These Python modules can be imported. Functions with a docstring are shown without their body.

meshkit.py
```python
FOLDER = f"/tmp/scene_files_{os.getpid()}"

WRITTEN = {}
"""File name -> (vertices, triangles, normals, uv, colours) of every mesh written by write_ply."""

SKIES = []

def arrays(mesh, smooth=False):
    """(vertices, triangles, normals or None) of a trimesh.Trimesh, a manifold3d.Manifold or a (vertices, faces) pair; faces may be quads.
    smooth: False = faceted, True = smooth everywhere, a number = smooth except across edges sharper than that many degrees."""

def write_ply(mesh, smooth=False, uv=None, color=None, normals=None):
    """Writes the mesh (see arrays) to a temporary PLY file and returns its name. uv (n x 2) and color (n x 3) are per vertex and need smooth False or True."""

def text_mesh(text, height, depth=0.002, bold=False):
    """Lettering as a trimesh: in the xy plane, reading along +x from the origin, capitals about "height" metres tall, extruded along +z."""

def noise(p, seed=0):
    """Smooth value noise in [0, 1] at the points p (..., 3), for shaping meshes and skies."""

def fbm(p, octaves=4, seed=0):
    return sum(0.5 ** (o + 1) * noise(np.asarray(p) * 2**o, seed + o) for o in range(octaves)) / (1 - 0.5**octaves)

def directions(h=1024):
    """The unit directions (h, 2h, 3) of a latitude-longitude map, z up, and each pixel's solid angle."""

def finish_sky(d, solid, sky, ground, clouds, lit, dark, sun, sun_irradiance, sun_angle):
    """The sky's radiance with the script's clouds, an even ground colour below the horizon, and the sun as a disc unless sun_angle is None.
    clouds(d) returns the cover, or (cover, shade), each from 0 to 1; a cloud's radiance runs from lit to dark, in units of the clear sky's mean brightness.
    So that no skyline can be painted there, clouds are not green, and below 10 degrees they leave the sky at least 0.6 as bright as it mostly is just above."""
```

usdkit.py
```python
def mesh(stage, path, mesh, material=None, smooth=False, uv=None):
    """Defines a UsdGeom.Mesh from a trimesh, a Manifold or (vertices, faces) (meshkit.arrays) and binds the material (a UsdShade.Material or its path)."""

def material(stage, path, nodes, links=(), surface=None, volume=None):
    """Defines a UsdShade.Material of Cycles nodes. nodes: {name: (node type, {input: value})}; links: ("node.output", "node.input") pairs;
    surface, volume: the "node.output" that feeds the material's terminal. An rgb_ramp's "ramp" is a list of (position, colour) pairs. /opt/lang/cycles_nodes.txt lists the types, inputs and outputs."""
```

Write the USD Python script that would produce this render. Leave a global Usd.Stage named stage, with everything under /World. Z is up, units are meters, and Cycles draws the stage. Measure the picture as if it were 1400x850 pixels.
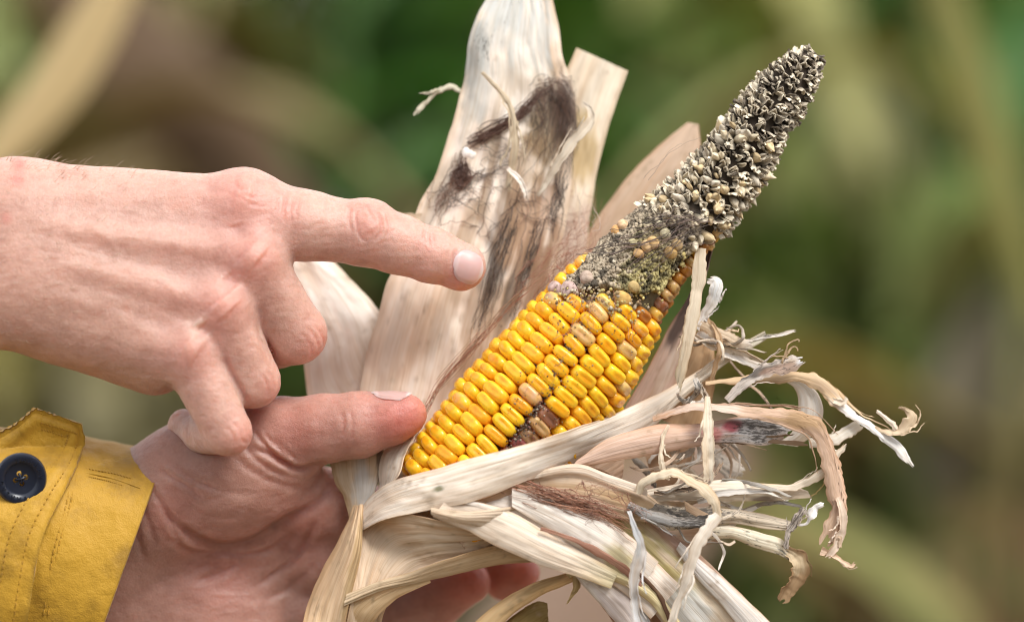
import math, random
import numpy as np, trimesh, usdkit, meshkit
from meshkit import fbm, noise
from pxr import Usd, UsdGeom, UsdLux, UsdShade, Sdf, Gf, Vt

# ------------------------------------------------------------------ camera, sky, sun, exposure
stage = Usd.Stage.CreateInMemory()
UsdGeom.SetStageUpAxis(stage, 'Z'); UsdGeom.SetStageMetersPerUnit(stage, 1.0)
UsdGeom.Xform.Define(stage, '/World'); UsdGeom.Scope.Define(stage, '/World/Looks')
U = 0.00028            # metres covered by one unit of the working grid in the plane of focus
D, H = 1.0889, 1.25    # camera distance and height
cam = UsdGeom.Camera.Define(stage, '/World/Camera')
cam.AddTranslateOp().Set(Gf.Vec3d(0, -D, H)); cam.AddRotateXOp().Set(90.0)
cam.CreateFocalLengthAttr(100.0); cam.CreateHorizontalApertureAttr(36.0)
cam.CreateVerticalApertureAttr(36.0 * 621 / 1024)
cam.CreateFStopAttr(2.7); cam.CreateFocusDistanceAttr(D - 0.012)
cam.CreateClippingRangeAttr(Gf.Vec2f(0.05, 2000))
cam.CreateExposureAttr(1.52)
SUN = np.array([0.40, -0.52, 0.78]); SUN /= np.linalg.norm(SUN)
sun = UsdLux.DistantLight.Define(stage, '/World/Sun')
sun.CreateIntensityAttr(0.4); sun.CreateAngleAttr(25.0); sun.CreateColorAttr(Gf.Vec3f(1, .985, .955)); sun.CreateNormalizeAttr(True)
q = Gf.Rotation(Gf.Vec3d(0, 0, 1), Gf.Vec3d(*map(float, SUN))); sun.AddRotateXYZOp()
m4 = Gf.Matrix4d().SetRotate(q); sun.ClearXformOpOrder(); sun.AddTransformOp(opSuffix='aim').Set(m4)
usdkit.material(stage, '/World/Looks/sky', {
    'tc': ('texture_coordinate', {}), 'n': ('noise_texture', {'scale': 2.2, 'detail': 5.0, 'roughness': .55}),
    'r': ('rgb_ramp', {'ramp': [(0, (.75, .75, .75)), (.45, (.86, .86, .86)), (.75, (1, 1, 1))]}),
    'sky': ('sky_texture', {'sky_type': 'single_scattering', 'sun_disc': False, 'sun_elevation': math.asin(SUN[2]), 'sun_rotation': math.atan2(SUN[0], SUN[1])}),
    'cl': ('mix_color', {'blend_type': 'mix', 'b': (9.6, 9.9, 10.4), 'use_clamp': False}),
    'bg': ('background_shader', {'strength': .05})},
    [('tc.generated', 'n.vector'), ('n.fac', 'r.fac'), ('r.color', 'cl.fac'), ('sky.color', 'cl.a'), ('cl.result', 'bg.color')], surface='bg.background')
dome = UsdLux.DomeLight.Define(stage, '/World/sky')
UsdShade.MaterialBindingAPI.Apply(dome.GetPrim()).Bind(UsdShade.Material.Get(stage, '/World/Looks/sky'))

# ------------------------------------------------------------------ helpers
def Wd(P):
    """working grid (right, down, away from the camera) -> metres, seen from the camera's own distance"""
    P = np.asarray(P, float); y = P[..., 2] * U; k = (D + y) / D
    return np.stack([(P[..., 0] - 700) * U * k, y, H + (425 - P[..., 1]) * U * k], -1)

used = {}
def path_of(name, parent):
    root = '/World' if parent is None else str(parent.GetPath())
    k = root + '/' + name; n = used.get(k, 0); used[k] = n + 1
    return k if n == 0 else f'{k}_{n:03d}'

def say(prim, label=None, cat=None, group=None, kind=None):
    for k, v in (('label', label), ('category', cat), ('group', group), ('kind', kind)):
        if v: prim.SetCustomDataByKey(k, v)
    return prim

def thing(name, label, cat, loc=(0, 0, 0), group=None):
    x = UsdGeom.Xform.Define(stage, path_of(name, None)); x.AddTranslateOp().Set(Gf.Vec3d(*map(float, loc)))
    return say(x.GetPrim(), label, cat, group)

def base_of(prim):
    p = prim; t = np.zeros(3)
    while str(p.GetPath()) not in ('/World', '/'):
        a = p.GetAttribute('xformOp:translate')
        if a and a.Get() is not None: t += np.array(a.Get())
        p = p.GetParent()
    return t

def obj(name, mesh, mat, parent=None, smooth=True, uv=None, tint=None, label=None, kind=None, world=False, mould=None):
    """one Mesh prim; the mesh is in working-grid units unless world is set"""
    if hasattr(mesh, 'vertices'): v, f = np.array(mesh.vertices), np.array(mesh.faces)
    else: v, f = np.asarray(mesh[0], float), np.asarray(mesh[1], int)
    if not world: v = Wd(v)
    if parent is not None: v = v - base_of(parent)
    m = usdkit.mesh(stage, path_of(name, parent), (v, f), f'/World/Looks/{mat}', smooth=smooth, uv=uv)
    if tint is not None:
        UsdGeom.PrimvarsAPI(m).CreatePrimvar('tint', Sdf.ValueTypeNames.Color3fArray, 'vertex').Set(Vt.Vec3fArray.FromNumpy(np.clip(np.asarray(tint), 0, 1).astype(np.float32)))
    if mould is not None: UsdGeom.PrimvarsAPI(m).CreatePrimvar('mould', Sdf.ValueTypeNames.FloatArray, 'vertex').Set(Vt.FloatArray.FromNumpy(np.asarray(mould, np.float32)))
    return say(m.GetPrim(), label, None, None, kind)

def spline(pts, n):
    """Catmull-Rom through pts, n samples evenly in chord length"""
    p = np.asarray(pts, float)
    if len(p) == 2: p = np.vstack([p[0], (p[0] + p[1]) / 2, p[1]])
    e = np.vstack([2 * p[0] - p[1], p, 2 * p[-1] - p[-2]])
    t = np.linspace(0, len(p) - 1 - 1e-9, n * 6); i = t.astype(int); u = (t - i)[:, None]
    a, b, c, d = e[i], e[i + 1], e[i + 2], e[i + 3]
    s = .5 * (2 * b + (c - a) * u + (2 * a - 5 * b + 4 * c - d) * u**2 + (3 * b - a - 3 * c + d) * u**3)
    w = np.r_[0, np.cumsum(np.linalg.norm(np.diff(s[:, :3], axis=0), axis=1))]
    at = np.linspace(0, w[-1], n)
    return np.stack([np.interp(at, w, s[:, k]) for k in range(s.shape[1])], 1)

def spline_par(pts, n):
    p = np.asarray(pts, float)
    if len(p) == 2: p = np.vstack([p[0], (p[0] + p[1]) / 2, p[1]])
    e = np.vstack([2 * p[0] - p[1], p, 2 * p[-1] - p[-2]])
    t = np.linspace(0, len(p) - 1 - 1e-9, n); i = t.astype(int); u = (t - i)[:, None]
    a, b, c, d = e[i], e[i + 1], e[i + 2], e[i + 3]
    return .5 * (2 * b + (c - a) * u + (2 * a - 5 * b + 4 * c - d) * u**2 + (3 * b - a - 3 * c + d) * u**3)

def grid_faces(n, m, wrap=False, off=0):
    i, j = np.meshgrid(np.arange(n - 1), np.arange(m if wrap else m - 1), indexing='ij'); j2 = (j + 1) % m
    return np.stack([i * m + j, (i + 1) * m + j, (i + 1) * m + j2, i * m + j2], -1).reshape(-1, 4) + off

def tri(q): return np.vstack([q[:, [0, 1, 2]], q[:, [0, 2, 3]]])

def shell(G, thick):
    """closed thin sheet round the grid of points G (n, m, 3)"""
    n, m, _ = G.shape
    du, dv = np.gradient(G, axis=0), np.gradient(G, axis=1); N = np.cross(du, dv); N /= np.maximum(np.linalg.norm(N, axis=-1, keepdims=True), 1e-9)
    V = np.vstack([(G + N * thick / 2).reshape(-1, 3), (G - N * thick / 2).reshape(-1, 3)])
    q = grid_faces(n, m); k = n * m
    rim = np.r_[np.arange(m), np.arange(1, n) * m + m - 1, (n - 1) * m + np.arange(m - 2, -1, -1), np.arange(n - 2, 0, -1) * m]
    r2 = np.roll(rim, -1); edge = np.stack([rim, r2, r2 + k, rim + k], 1)
    return V, np.vstack([tri(q), tri(q[:, ::-1] + k), tri(edge[:, ::-1])])

def shell2(G, thick):
    """as shell, with crisp rims: also returns which grid point each vertex belongs to"""
    n, m, _ = G.shape; k = n * m; V, F = shell(G, thick); q2 = 4 * (n - 1) * (m - 1)
    body, rim = F[:q2], F[q2:]; u, inv = np.unique(rim, return_inverse=True)
    return np.vstack([V, V[u]]), np.vstack([body, inv.reshape(rim.shape) + len(V)]), np.r_[np.arange(k), np.arange(k), u % k]

def tube(P, R, k=8):
    """closed tube along P with radii R"""
    P = np.asarray(P, float); R = np.broadcast_to(R, len(P)); T = np.gradient(P, axis=0); T /= np.linalg.norm(T, axis=1, keepdims=True)
    a = np.cross(T, [0.31, 0.2, 0.93]); a /= np.linalg.norm(a, axis=1, keepdims=True); b = np.cross(T, a)
    th = np.arange(k) / k * 2 * np.pi
    V = (P[:, None] + R[:, None, None] * (np.cos(th)[None, :, None] * a[:, None] + np.sin(th)[None, :, None] * b[:, None])).reshape(-1, 3)
    F = list(tri(grid_faces(len(P), k, True)))
    V = np.vstack([V, P[:1], P[-1:]]); n = len(P) * k
    for j in range(k): F += [[n, j, (j + 1) % k], [n + 1, n - k + (j + 1) % k, n - k + j]]
    return V, np.array(F)

def join(parts):
    V, F, C, n = [], [], [], 0
    for p in parts:
        V.append(p[0]); F.append(np.asarray(p[1]) + n); n += len(p[0])
        if len(p) > 2: C.append(np.broadcast_to(p[2], (len(p[0]), 3)))
    return np.vstack(V), np.vstack(F), (np.vstack(C) if C else None)

# ------------------------------------------------------------------ materials
def mat(name, nodes, links, surface='p.BSDF'): usdkit.material(stage, '/World/Looks/' + name, nodes, links, surface=surface)

mat('skin', {
    'at': ('attribute', {'attribute': 'tint'}), 'tc': ('texture_coordinate', {}),
    'n1': ('noise_texture', {'scale': 160.0, 'detail': 4.0, 'roughness': .6}), 'r1': ('rgb_ramp', {'ramp': [(.3, (.86, .80, .78)), (.55, (1, 1, 1)), (.75, (1.0, .90, .87))]}),
    'n3': ('noise_texture', {'scale': 900.0, 'detail': 3.0}), 'r3': ('rgb_ramp', {'ramp': [(.3, (.90, .88, .87)), (.7, (1, 1, 1))]}),
    'm1': ('mix_color', {'blend_type': 'multiply', 'fac': 1.0}), 'm2': ('mix_color', {'blend_type': 'multiply', 'fac': 1.0}),
    'vo': ('voronoi_texture', {'scale': 1150.0, 'feature': 'distance_to_edge', 'randomness': 1.0}), 'n2': ('noise_texture', {'scale': 700.0, 'detail': 4.0}),
    'ad': ('math', {'math_type': 'multiply_add', 'value2': .6}),
    'b': ('bump', {'strength': .42, 'distance': .0007}),
    'p': ('principled_bsdf', {'roughness': .46, 'subsurface_weight': .55, 'subsurface_radius': (1.0, .40, .25), 'subsurface_scale': .0022, 'specular_ior_level': .36})},
    [('tc.object', 'n1.vector'), ('tc.object', 'n2.vector'), ('tc.object', 'n3.vector'), ('tc.object', 'vo.vector'), ('n1.fac', 'r1.fac'), ('n3.fac', 'r3.fac'), ('at.color', 'm1.a'), ('r1.color', 'm1.b'),
     ('m1.result', 'm2.a'), ('r3.color', 'm2.b'), ('m2.result', 'p.base_color'), ('vo.distance', 'ad.value1'), ('n2.fac', 'ad.value3'), ('ad.value', 'b.height'), ('b.normal', 'p.normal')])
mat('nail', {'at': ('attribute', {'attribute': 'tint'}), 'p': ('principled_bsdf', {'roughness': .4, 'subsurface_weight': .4, 'subsurface_radius': (1, .4, .25), 'subsurface_scale': .001, 'specular_ior_level': .45})},
    [('at.color', 'p.base_color')])

mat('husk', {
    'at': ('attribute', {'attribute': 'tint'}), 'mo': ('attribute', {'attribute': 'mould'}), 'uv': ('uvmap', {'attribute': 'st'}), 'tc': ('texture_coordinate', {}),
    'mp': ('mapping', {'scale': (.8, 30.0, 1.0)}), 'mp2': ('mapping', {'scale': (1.6, 90.0, 1.0)}),
    'n1': ('noise_texture', {'scale': 1.0, 'detail': 4.0, 'roughness': .6}), 'n2': ('noise_texture', {'scale': 1.0, 'detail': 2.0}),
    'r1': ('rgb_ramp', {'ramp': [(.28, (.74, .62, .48)), (.42, (.93, .88, .81)), (.55, (1, 1, 1))]}), 'r2': ('rgb_ramp', {'ramp': [(.30, (.82, .76, .68)), (.5, (1, 1, 1))]}),
    'm1': ('mix_color', {'blend_type': 'multiply', 'fac': .62}), 'm1b': ('mix_color', {'blend_type': 'multiply', 'fac': .65}),
    'mp3': ('mapping', {'scale': (11.0, 34.0, 1.0)}), 'ns': ('noise_texture', {'scale': 1.0, 'detail': 5.0, 'roughness': .68}), 'nb': ('noise_texture', {'scale': 60.0, 'detail': 3.0}),
    'sum': ('math', {'math_type': 'multiply_add', 'value2': .6}), 'sum2': ('math', {'math_type': 'multiply_add', 'value2': .24}),
    'rs': ('rgb_ramp', {'ramp': [(.0, (0, 0, 0)), (.532, (0, 0, 0)), (.575, (.8, .8, .8)), (1, (.88, .88, .88))]}), 'half': ('math', {'math_type': 'multiply', 'value2': .5}),
    'm2': ('mix_color', {'blend_type': 'mix', 'b': (.06, .05, .042)}),
    'ad': ('math', {'math_type': 'add'}), 'b': ('bump', {'strength': .45, 'distance': .0004}),
    'p': ('principled_bsdf', {'roughness': .6, 'specular_ior_level': .28}), 'tl': ('translucent_bsdf', {}), 'mx': ('mix_closure', {'fac': .25})},
    [('uv.UV', 'mp.vector'), ('uv.UV', 'mp2.vector'), ('mp.vector', 'n1.vector'), ('mp2.vector', 'n2.vector'), ('n1.fac', 'r1.fac'), ('n2.fac', 'r2.fac'), ('at.color', 'm1.a'), ('r1.color', 'm1.b'), ('m1.result', 'm1b.a'), ('r2.color', 'm1b.b'),
     ('uv.UV', 'mp3.vector'), ('mp3.vector', 'ns.vector'), ('tc.object', 'nb.vector'), ('nb.fac', 'sum.value1'), ('ns.fac', 'sum.value3'), ('mo.fac', 'sum2.value1'), ('sum.value', 'sum2.value3'), ('sum2.value', 'half.value1'), ('half.value', 'rs.fac'), ('rs.color', 'm2.fac'), ('m1b.result', 'm2.a'),
     ('m2.result', 'p.base_color'), ('m2.result', 'tl.color'), ('n1.fac', 'ad.value1'), ('n2.fac', 'ad.value2'), ('ad.value', 'b.height'), ('b.normal', 'p.normal'),
     ('p.BSDF', 'mx.closure1'), ('tl.BSDF', 'mx.closure2')], 'mx.closure')

mat('kernel', {
    'at': ('attribute', {'attribute': 'tint'}), 'oi': ('object_info', {}), 'tc': ('texture_coordinate', {}), 'ro': ('rgb_ramp', {'ramp': [(0, (.94, .80, .70)), (.5, (1, 1, 1)), (1, (1.0, .93, .8))]}),
    'm1': ('mix_color', {'blend_type': 'multiply', 'fac': 1.0}), 'n': ('noise_texture', {'scale': 330.0, 'detail': 4.0}), 'r': ('rgb_ramp', {'ramp': [(.30, (.82, .70, .62)), (.5, (1, 1, 1))]}),
    'm2': ('mix_color', {'blend_type': 'multiply', 'fac': .8}), 'ns': ('noise_texture', {'scale': 900.0, 'detail': 3.0}), 'rs': ('rgb_ramp', {'ramp': [(.69, (0, 0, 0)), (.75, (.7, .7, .7))]}),
    'm3': ('mix_color', {'blend_type': 'mix', 'b': (.12, .06, .03)}), 'b': ('bump', {'strength': .2, 'distance': .0004}),
    'p': ('principled_bsdf', {'roughness': .26, 'subsurface_weight': .3, 'subsurface_radius': (1, .5, .1), 'subsurface_scale': .002, 'specular_ior_level': .42})},
    [('oi.random', 'ro.fac'), ('at.color', 'm1.a'), ('ro.color', 'm1.b'), ('tc.object', 'n.vector'), ('tc.object', 'ns.vector'), ('n.fac', 'r.fac'), ('m1.result', 'm2.a'), ('r.color', 'm2.b'), ('ns.fac', 'rs.fac'),
     ('m2.result', 'm3.a'), ('rs.color', 'm3.fac'), ('m3.result', 'p.base_color'), ('n.fac', 'b.height'), ('b.normal', 'p.normal')])
mat('crumb', {'at': ('attribute', {'attribute': 'tint'}), 'tc': ('texture_coordinate', {}), 'n': ('noise_texture', {'scale': 500.0, 'detail': 4.0}), 'r': ('rgb_ramp', {'ramp': [(.3, (.55, .5, .45)), (.6, (1, 1, 1))]}),
    'm1': ('mix_color', {'blend_type': 'multiply', 'fac': .9}), 'b': ('bump', {'strength': .5, 'distance': .0006}), 'p': ('principled_bsdf', {'roughness': .85, 'specular_ior_level': .15})},
    [('tc.object', 'n.vector'), ('n.fac', 'r.fac'), ('at.color', 'm1.a'), ('r.color', 'm1.b'), ('m1.result', 'p.base_color'), ('n.fac', 'b.height'), ('b.normal', 'p.normal')])
mat('silk', {'at': ('attribute', {'attribute': 'tint'}), 'p': ('principled_bsdf', {'roughness': .5})}, [('at.color', 'p.base_color')])
mat('cloth', {
    'at': ('attribute', {'attribute': 'tint'}), 'tc': ('texture_coordinate', {}), 'n': ('noise_texture', {'scale': 60.0, 'detail': 5.0, 'roughness': .6}), 'r': ('rgb_ramp', {'ramp': [(.33, (.52, .50, .5)), (.5, (.95, .95, .95)), (.7, (1, 1, 1))]}),
    'm1': ('mix_color', {'blend_type': 'multiply', 'fac': .8}), 'n2': ('noise_texture', {'scale': 1900.0, 'detail': 2.0}), 'n3': ('noise_texture', {'scale': 190.0, 'detail': 3.0}), 'ad': ('math', {'math_type': 'multiply_add', 'value2': .25}),
    'b': ('bump', {'strength': .5, 'distance': .0016}), 'p': ('principled_bsdf', {'roughness': .6, 'sheen_weight': .1, 'specular_ior_level': .35})},
    [('tc.object', 'n.vector'), ('tc.object', 'n2.vector'), ('tc.object', 'n3.vector'), ('n.fac', 'r.fac'), ('at.color', 'm1.a'), ('r.color', 'm1.b'), ('m1.result', 'p.base_color'), ('n2.fac', 'ad.value1'), ('n3.fac', 'ad.value3'), ('ad.value', 'b.height'), ('b.normal', 'p.normal')])
mat('button', {'p': ('principled_bsdf', {'base_color': (.008, .011, .022), 'roughness': .33, 'specular_ior_level': .5})}, [])
mat('plant', {'at': ('attribute', {'attribute': 'tint'}), 'p': ('principled_bsdf', {'roughness': .5}), 'tl': ('translucent_bsdf', {}), 'mx': ('mix_closure', {'fac': .5})},
    [('at.color', 'p.base_color'), ('at.color', 'tl.color'), ('p.BSDF', 'mx.closure1'), ('tl.BSDF', 'mx.closure2')], 'mx.closure')
mat('soil', {'tc': ('texture_coordinate', {}), 'n': ('noise_texture', {'scale': 3.0, 'detail': 6.0}), 'r': ('rgb_ramp', {'ramp': [(.3, (.10, .07, .045)), (.7, (.24, .18, .11))]}), 'p': ('principled_bsdf', {'roughness': .95})},
    [('tc.object', 'n.vector'), ('n.fac', 'r.fac'), ('r.color', 'p.base_color')])

# ------------------------------------------------------------------ field: ground and corn plants
def plane(name, x0, x1, y0, y1, z, m):
    p = obj(name, (np.array([[x0, y0, z], [x1, y0, z], [x1, y1, z], [x0, y1, z]]), np.array([[0, 1, 2], [0, 2, 3]])), m, world=True, smooth=False)
    return say(p, None, None, None, 'structure')
plane('ground', -600, 600, -600, 900, 0, 'soil')

GREEN, OLIVE, DRY, TAN, YEL, DARKG, BROWN = (.055, .13, .022), (.12, .13, .03), (.42, .33, .19), (.33, .22, .13), (.36, .33, .10), (.025, .065, .012), (.13, .085, .045)
def blade(base, az, length, width, rise, droop, col, rnd, n=12):
    t = np.linspace(0, 1, n); out = length * (t * .85); up = length * (rise * t - droop * t**2)
    d = np.array([math.cos(az), math.sin(az), 0]); s = np.array([-d[1], d[0], 0])
    C = np.asarray(base) + out[:, None] * d + up[:, None] * np.array([0, 0, 1.0])
    w = width * np.sin(np.pi * np.clip(t * .8 + .16, 0, 1))**.7 * .5
    v = np.linspace(-1, 1, 5)
    G = C[:, None] + (w[:, None] * v[None])[:, :, None] * s + (np.abs(v)[None] * w[:, None] * .35)[:, :, None] * np.array([0, 0, 1.0])
    G = G + (noise(G * 9 + rnd.random() * 50)[..., None] - .5) * .03
    V, F = shell(G, .0015)
    c = np.asarray(col) * (.75 + .5 * rnd.random())
    return V, F, np.tile(c, (len(V), 1))

def plant_parts(x, y, h, rnd, cols, nl, spread=1.0, leafw=.085, scol=OLIVE):
    z = np.linspace(0, h, 14); lean = rnd.uniform(-.05, .05), rnd.uniform(-.05, .05)
    P = np.stack([x + lean[0] * z, y + lean[1] * z, z], 1)
    st = tube(P, np.linspace(.014, .006, 14) * (1 + .15 * (np.arange(14) % 2)), 7)
    stalk = (st[0], st[1], np.tile(np.asarray(scol), (len(st[0]), 1)))
    lv = []; az0 = rnd.uniform(0, np.pi)
    for i in range(nl):
        hz = h * (.12 + .82 * i / nl); b = [x + lean[0] * hz, y + lean[1] * hz, hz]
        lv.append(blade(b, az0 + np.pi * i + rnd.uniform(-.5, .5), rnd.uniform(.55, .85) * spread, leafw * rnd.uniform(.8, 1.2), rnd.uniform(.6, 1.1), rnd.uniform(.6, 1.3), cols[i % len(cols)], rnd))
    return stalk, lv

def field_x(px, dist): return (px - 700) * U * dist / D
# which colours grow where: (column, row) of the view line a leaf lies on, with the leaf colour of that stretch of the field
PATCH = [((40, 60), (.26, .24, .11)), ((0, 0), (.16, .22, .09)), ((180, 130), (.20, .13, .08)), ((330, 40), (.15, .12, .065)), ((300, 200), (.22, .15, .10)), ((400, 150), (.15, .14, .03)), ((450, 240), (.12, .12, .03)), ((500, 40), (.07, .20, .08)), ((530, 130), (.05, .16, .085)), ((600, 180), (.08, .21, .06)), ((600, 30), (.10, .22, .06)),
         ((480, 430), (.09, .15, .04)), ((880, 90), (.14, .26, .055)), ((870, 220), (.11, .22, .06)), ((985, 30), (.26, .25, .12)), ((1100, 110), (.28, .25, .13)), ((1130, 230), (.26, .24, .14)), ((1060, 330), (.17, .21, .06)), ((1180, 420), (.09, .16, .03)), ((1240, 250), (.09, .20, .035)), ((1240, 60), (.15, .20, .07)),
         ((1390, 100), (.07, .24, .12)), ((1330, 330), (.20, .21, .07)), ((1380, 480), (.28, .27, .18)), ((1250, 560), (.08, .15, .035)), ((1180, 700), (.06, .14, .03)), ((1130, 820), (.07, .15, .04)), ((1350, 720), (.19, .11, .06)), ((1390, 840), (.2, .11, .065)), ((1280, 800), (.15, .11, .05)), ((980, 640), (.34, .26, .14)), ((1000, 790), (.30, .24, .13)),
         ((780, 820), (.44, .30, .23)), ((690, 840), (.24, .23, .14)), ((130, 570), (.16, .13, .085)), ((200, 600), (.14, .12, .075)), ((10, 530), (.26, .22, .06)), ((30, 700), (.16, .13, .08))]
PX, PC = np.array([p for p, c in PATCH], float), np.array([c for p, c in PATCH])
def patch(P):
    d = P[1] + D; u, v = 700 + P[0] * D / (U * d), 425 - (P[2] - H) * D / (U * d)
    w = np.exp(-((PX - [u, v])**2).sum(1) / 90.0**2) + 1e-6 * np.exp(-((PX - [u, v])**2).sum(1) / 500.0**2); return (w[:, None] * PC).sum(0) / w.sum() * np.array([1.5, 1.5, 1.05]) + np.array([.045, .045, .03])
def leaf_tint(V, rnd): return np.tile(patch(V.mean(0)) * rnd.uniform(.88, 1.15), (len(V), 1))
plants = [  # picture column, distance from the camera, height, leaves, label
    (60, 3.0, 1.75, 9, 'withered brown corn plant left of the hands, out of focus'),
    (250, 3.4, 2.2, 12, 'brown dried corn plant above the pointing hand, out of focus'),
    (530, 3.5, 2.2, 13, 'blue-green corn plant left of the tallest husk leaf, out of focus'),
    (880, 3.7, 2.3, 13, 'fresh green corn plant between husk leaves and mouldy cob tip, out of focus'),
    (1060, 3.9, 2.2, 12, 'half dry corn plant behind the mouldy cob tip, out of focus'),
    (1200, 3.3, 2.2, 13, 'dark green corn plant right of the frayed husk strips, out of focus'),
    (1370, 3.0, 2.2, 11, 'corn plant with mixed green and dry leaves at the right edge, out of focus'),
    (900, 2.9, 1.02, 9, 'short dead tan corn plant under the frayed husk strips, out of focus'),
    (1390, 2.9, 1.02, 9, 'short brown corn plant at the lower right corner, out of focus'),
    (150, 3.0, 1.1, 8, 'short grey-brown corn plant behind the yellow cuff, out of focus'),
]
for k, (px, dist, h, nl, label) in enumerate(plants):
    rnd = random.Random(100 + k); x, y = field_x(px, dist), dist - D
    t = thing('corn_plant', label, 'corn plant', (x, y, 0))
    st, lv = plant_parts(x, y, h, rnd, [GREEN], nl, 1.0, .11)
    zz = st[0][:, 2]; ct = np.array([patch((x, y, z)) for z in np.linspace(0, h, 12)]); ct = np.stack([np.interp(zz, np.linspace(0, h, 12), ct[:, q]) for q in range(3)], 1)
    obj('stalk', st[:2], 'plant', t, tint=ct, world=True)
    for l in lv: obj('leaf', l[:2], 'plant', t, tint=leaf_tint(l[0], rnd), world=True)

# two single blurred leaves that read on their own: the pale one top left and the yellow one top right
def long_leaf(name, label, pts, width, col, dist):
    y = (dist - D) / U
    P = spline_par([(a, b, y + c) for a, b, c in pts], 24); W = width * np.sin(np.pi * np.linspace(.12, .95, 24))**.6
    T = np.gradient(P, axis=0); T /= np.linalg.norm(T, axis=1, keepdims=True); S = np.cross(T, [0, 0, 1.]); v = np.linspace(-1, 1, 7)
    G = P[:, None] + (W[:, None] * v[None] / 2)[..., None] * S[:, None] + (np.abs(v)**2 * width * .15)[None, :, None] * np.array([0, 0, 1.])
    V, F = shell(G, 3)
    t = thing(name, label, 'leaf', tuple(Wd(P[0])))
    obj('blade', (V, F), 'plant', t, tint=np.tile(col, (len(V), 1)))
    R = tube(P + [0, 0, -3], 4.0, 6); obj('midrib', R, 'plant', t, tint=np.tile(np.asarray(col) * 1.15, (len(R[0]), 1)))

long_leaf('dry_leaf', 'blurred pale dry leaf slanting across the upper left corner', [(185, -70, 0), (120, 50, 0), (60, 140, 0), (-60, 270, 0)], 74, (.66, .52, .28), 1.75)
long_leaf('yellowing_leaf', 'blurred yellowish leaf slanting down along the right edge', [(1260, -90, 0), (1320, 80, 0), (1365, 250, 0), (1420, 440, 0)], 60, (.30, .28, .08), 2.4)
long_leaf('brown_leaf', 'blurred brown leaf slanting above the pointing hand', [(60, -60, 0), (190, 80, 0), (310, 200, 0), (420, 330, 0)], 150, (.22, .14, .08), 3.0)
long_leaf('grey_leaf', 'blurred grey-beige leaf at the right edge beside the forked strip', [(1500, 330, 0), (1400, 450, 0), (1330, 560, 0), (1280, 680, 0)], 150, (.29, .25, .17), 3.1)
long_leaf('pinkish_leaf', 'blurred pinkish tan leaf under the torn husk bundle', [(620, 980, 0), (760, 860, 0), (880, 720, 0), (1010, 590, 0)], 190, (.44, .31, .23), 2.3)

# far rows of the field: one mass, as the photograph shows it; it goes on behind the photographer
def far_field():
    rnd = random.Random(7); parts = []
    for r in range(13):
        y = 3.4 + r * .55; x = -3.4 - .2 * r
        while x < 3.4 + .2 * r:
            st, lv = plant_parts(x, y + rnd.uniform(-.2, .2), rnd.uniform(2.3, 2.7) + .08 * r, rnd, [GREEN], 11, 1.0, .14)
            for l in [st] + lv: parts.append((l[0], l[1], leaf_tint(l[0], rnd)[0]))
            x += rnd.uniform(.22, .33)
    for r in range(4):
        y = -2.6 - r * .9; x = -5.0
        while x < 5.0:
            st, lv = plant_parts(x, y + rnd.uniform(-.2, .2), rnd.uniform(2.0, 2.5), rnd, [GREEN, OLIVE, DRY], 9, 1.0, .11)
            parts += [st] + lv; x += rnd.uniform(.35, .55)
    V, F, C = join(parts)
    p = obj('corn_field', (V, F), 'plant', tint=C, world=True)
    say(p, 'blurred mass of standing corn filling the far background', 'corn field', None, 'stuff')
far_field()

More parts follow.
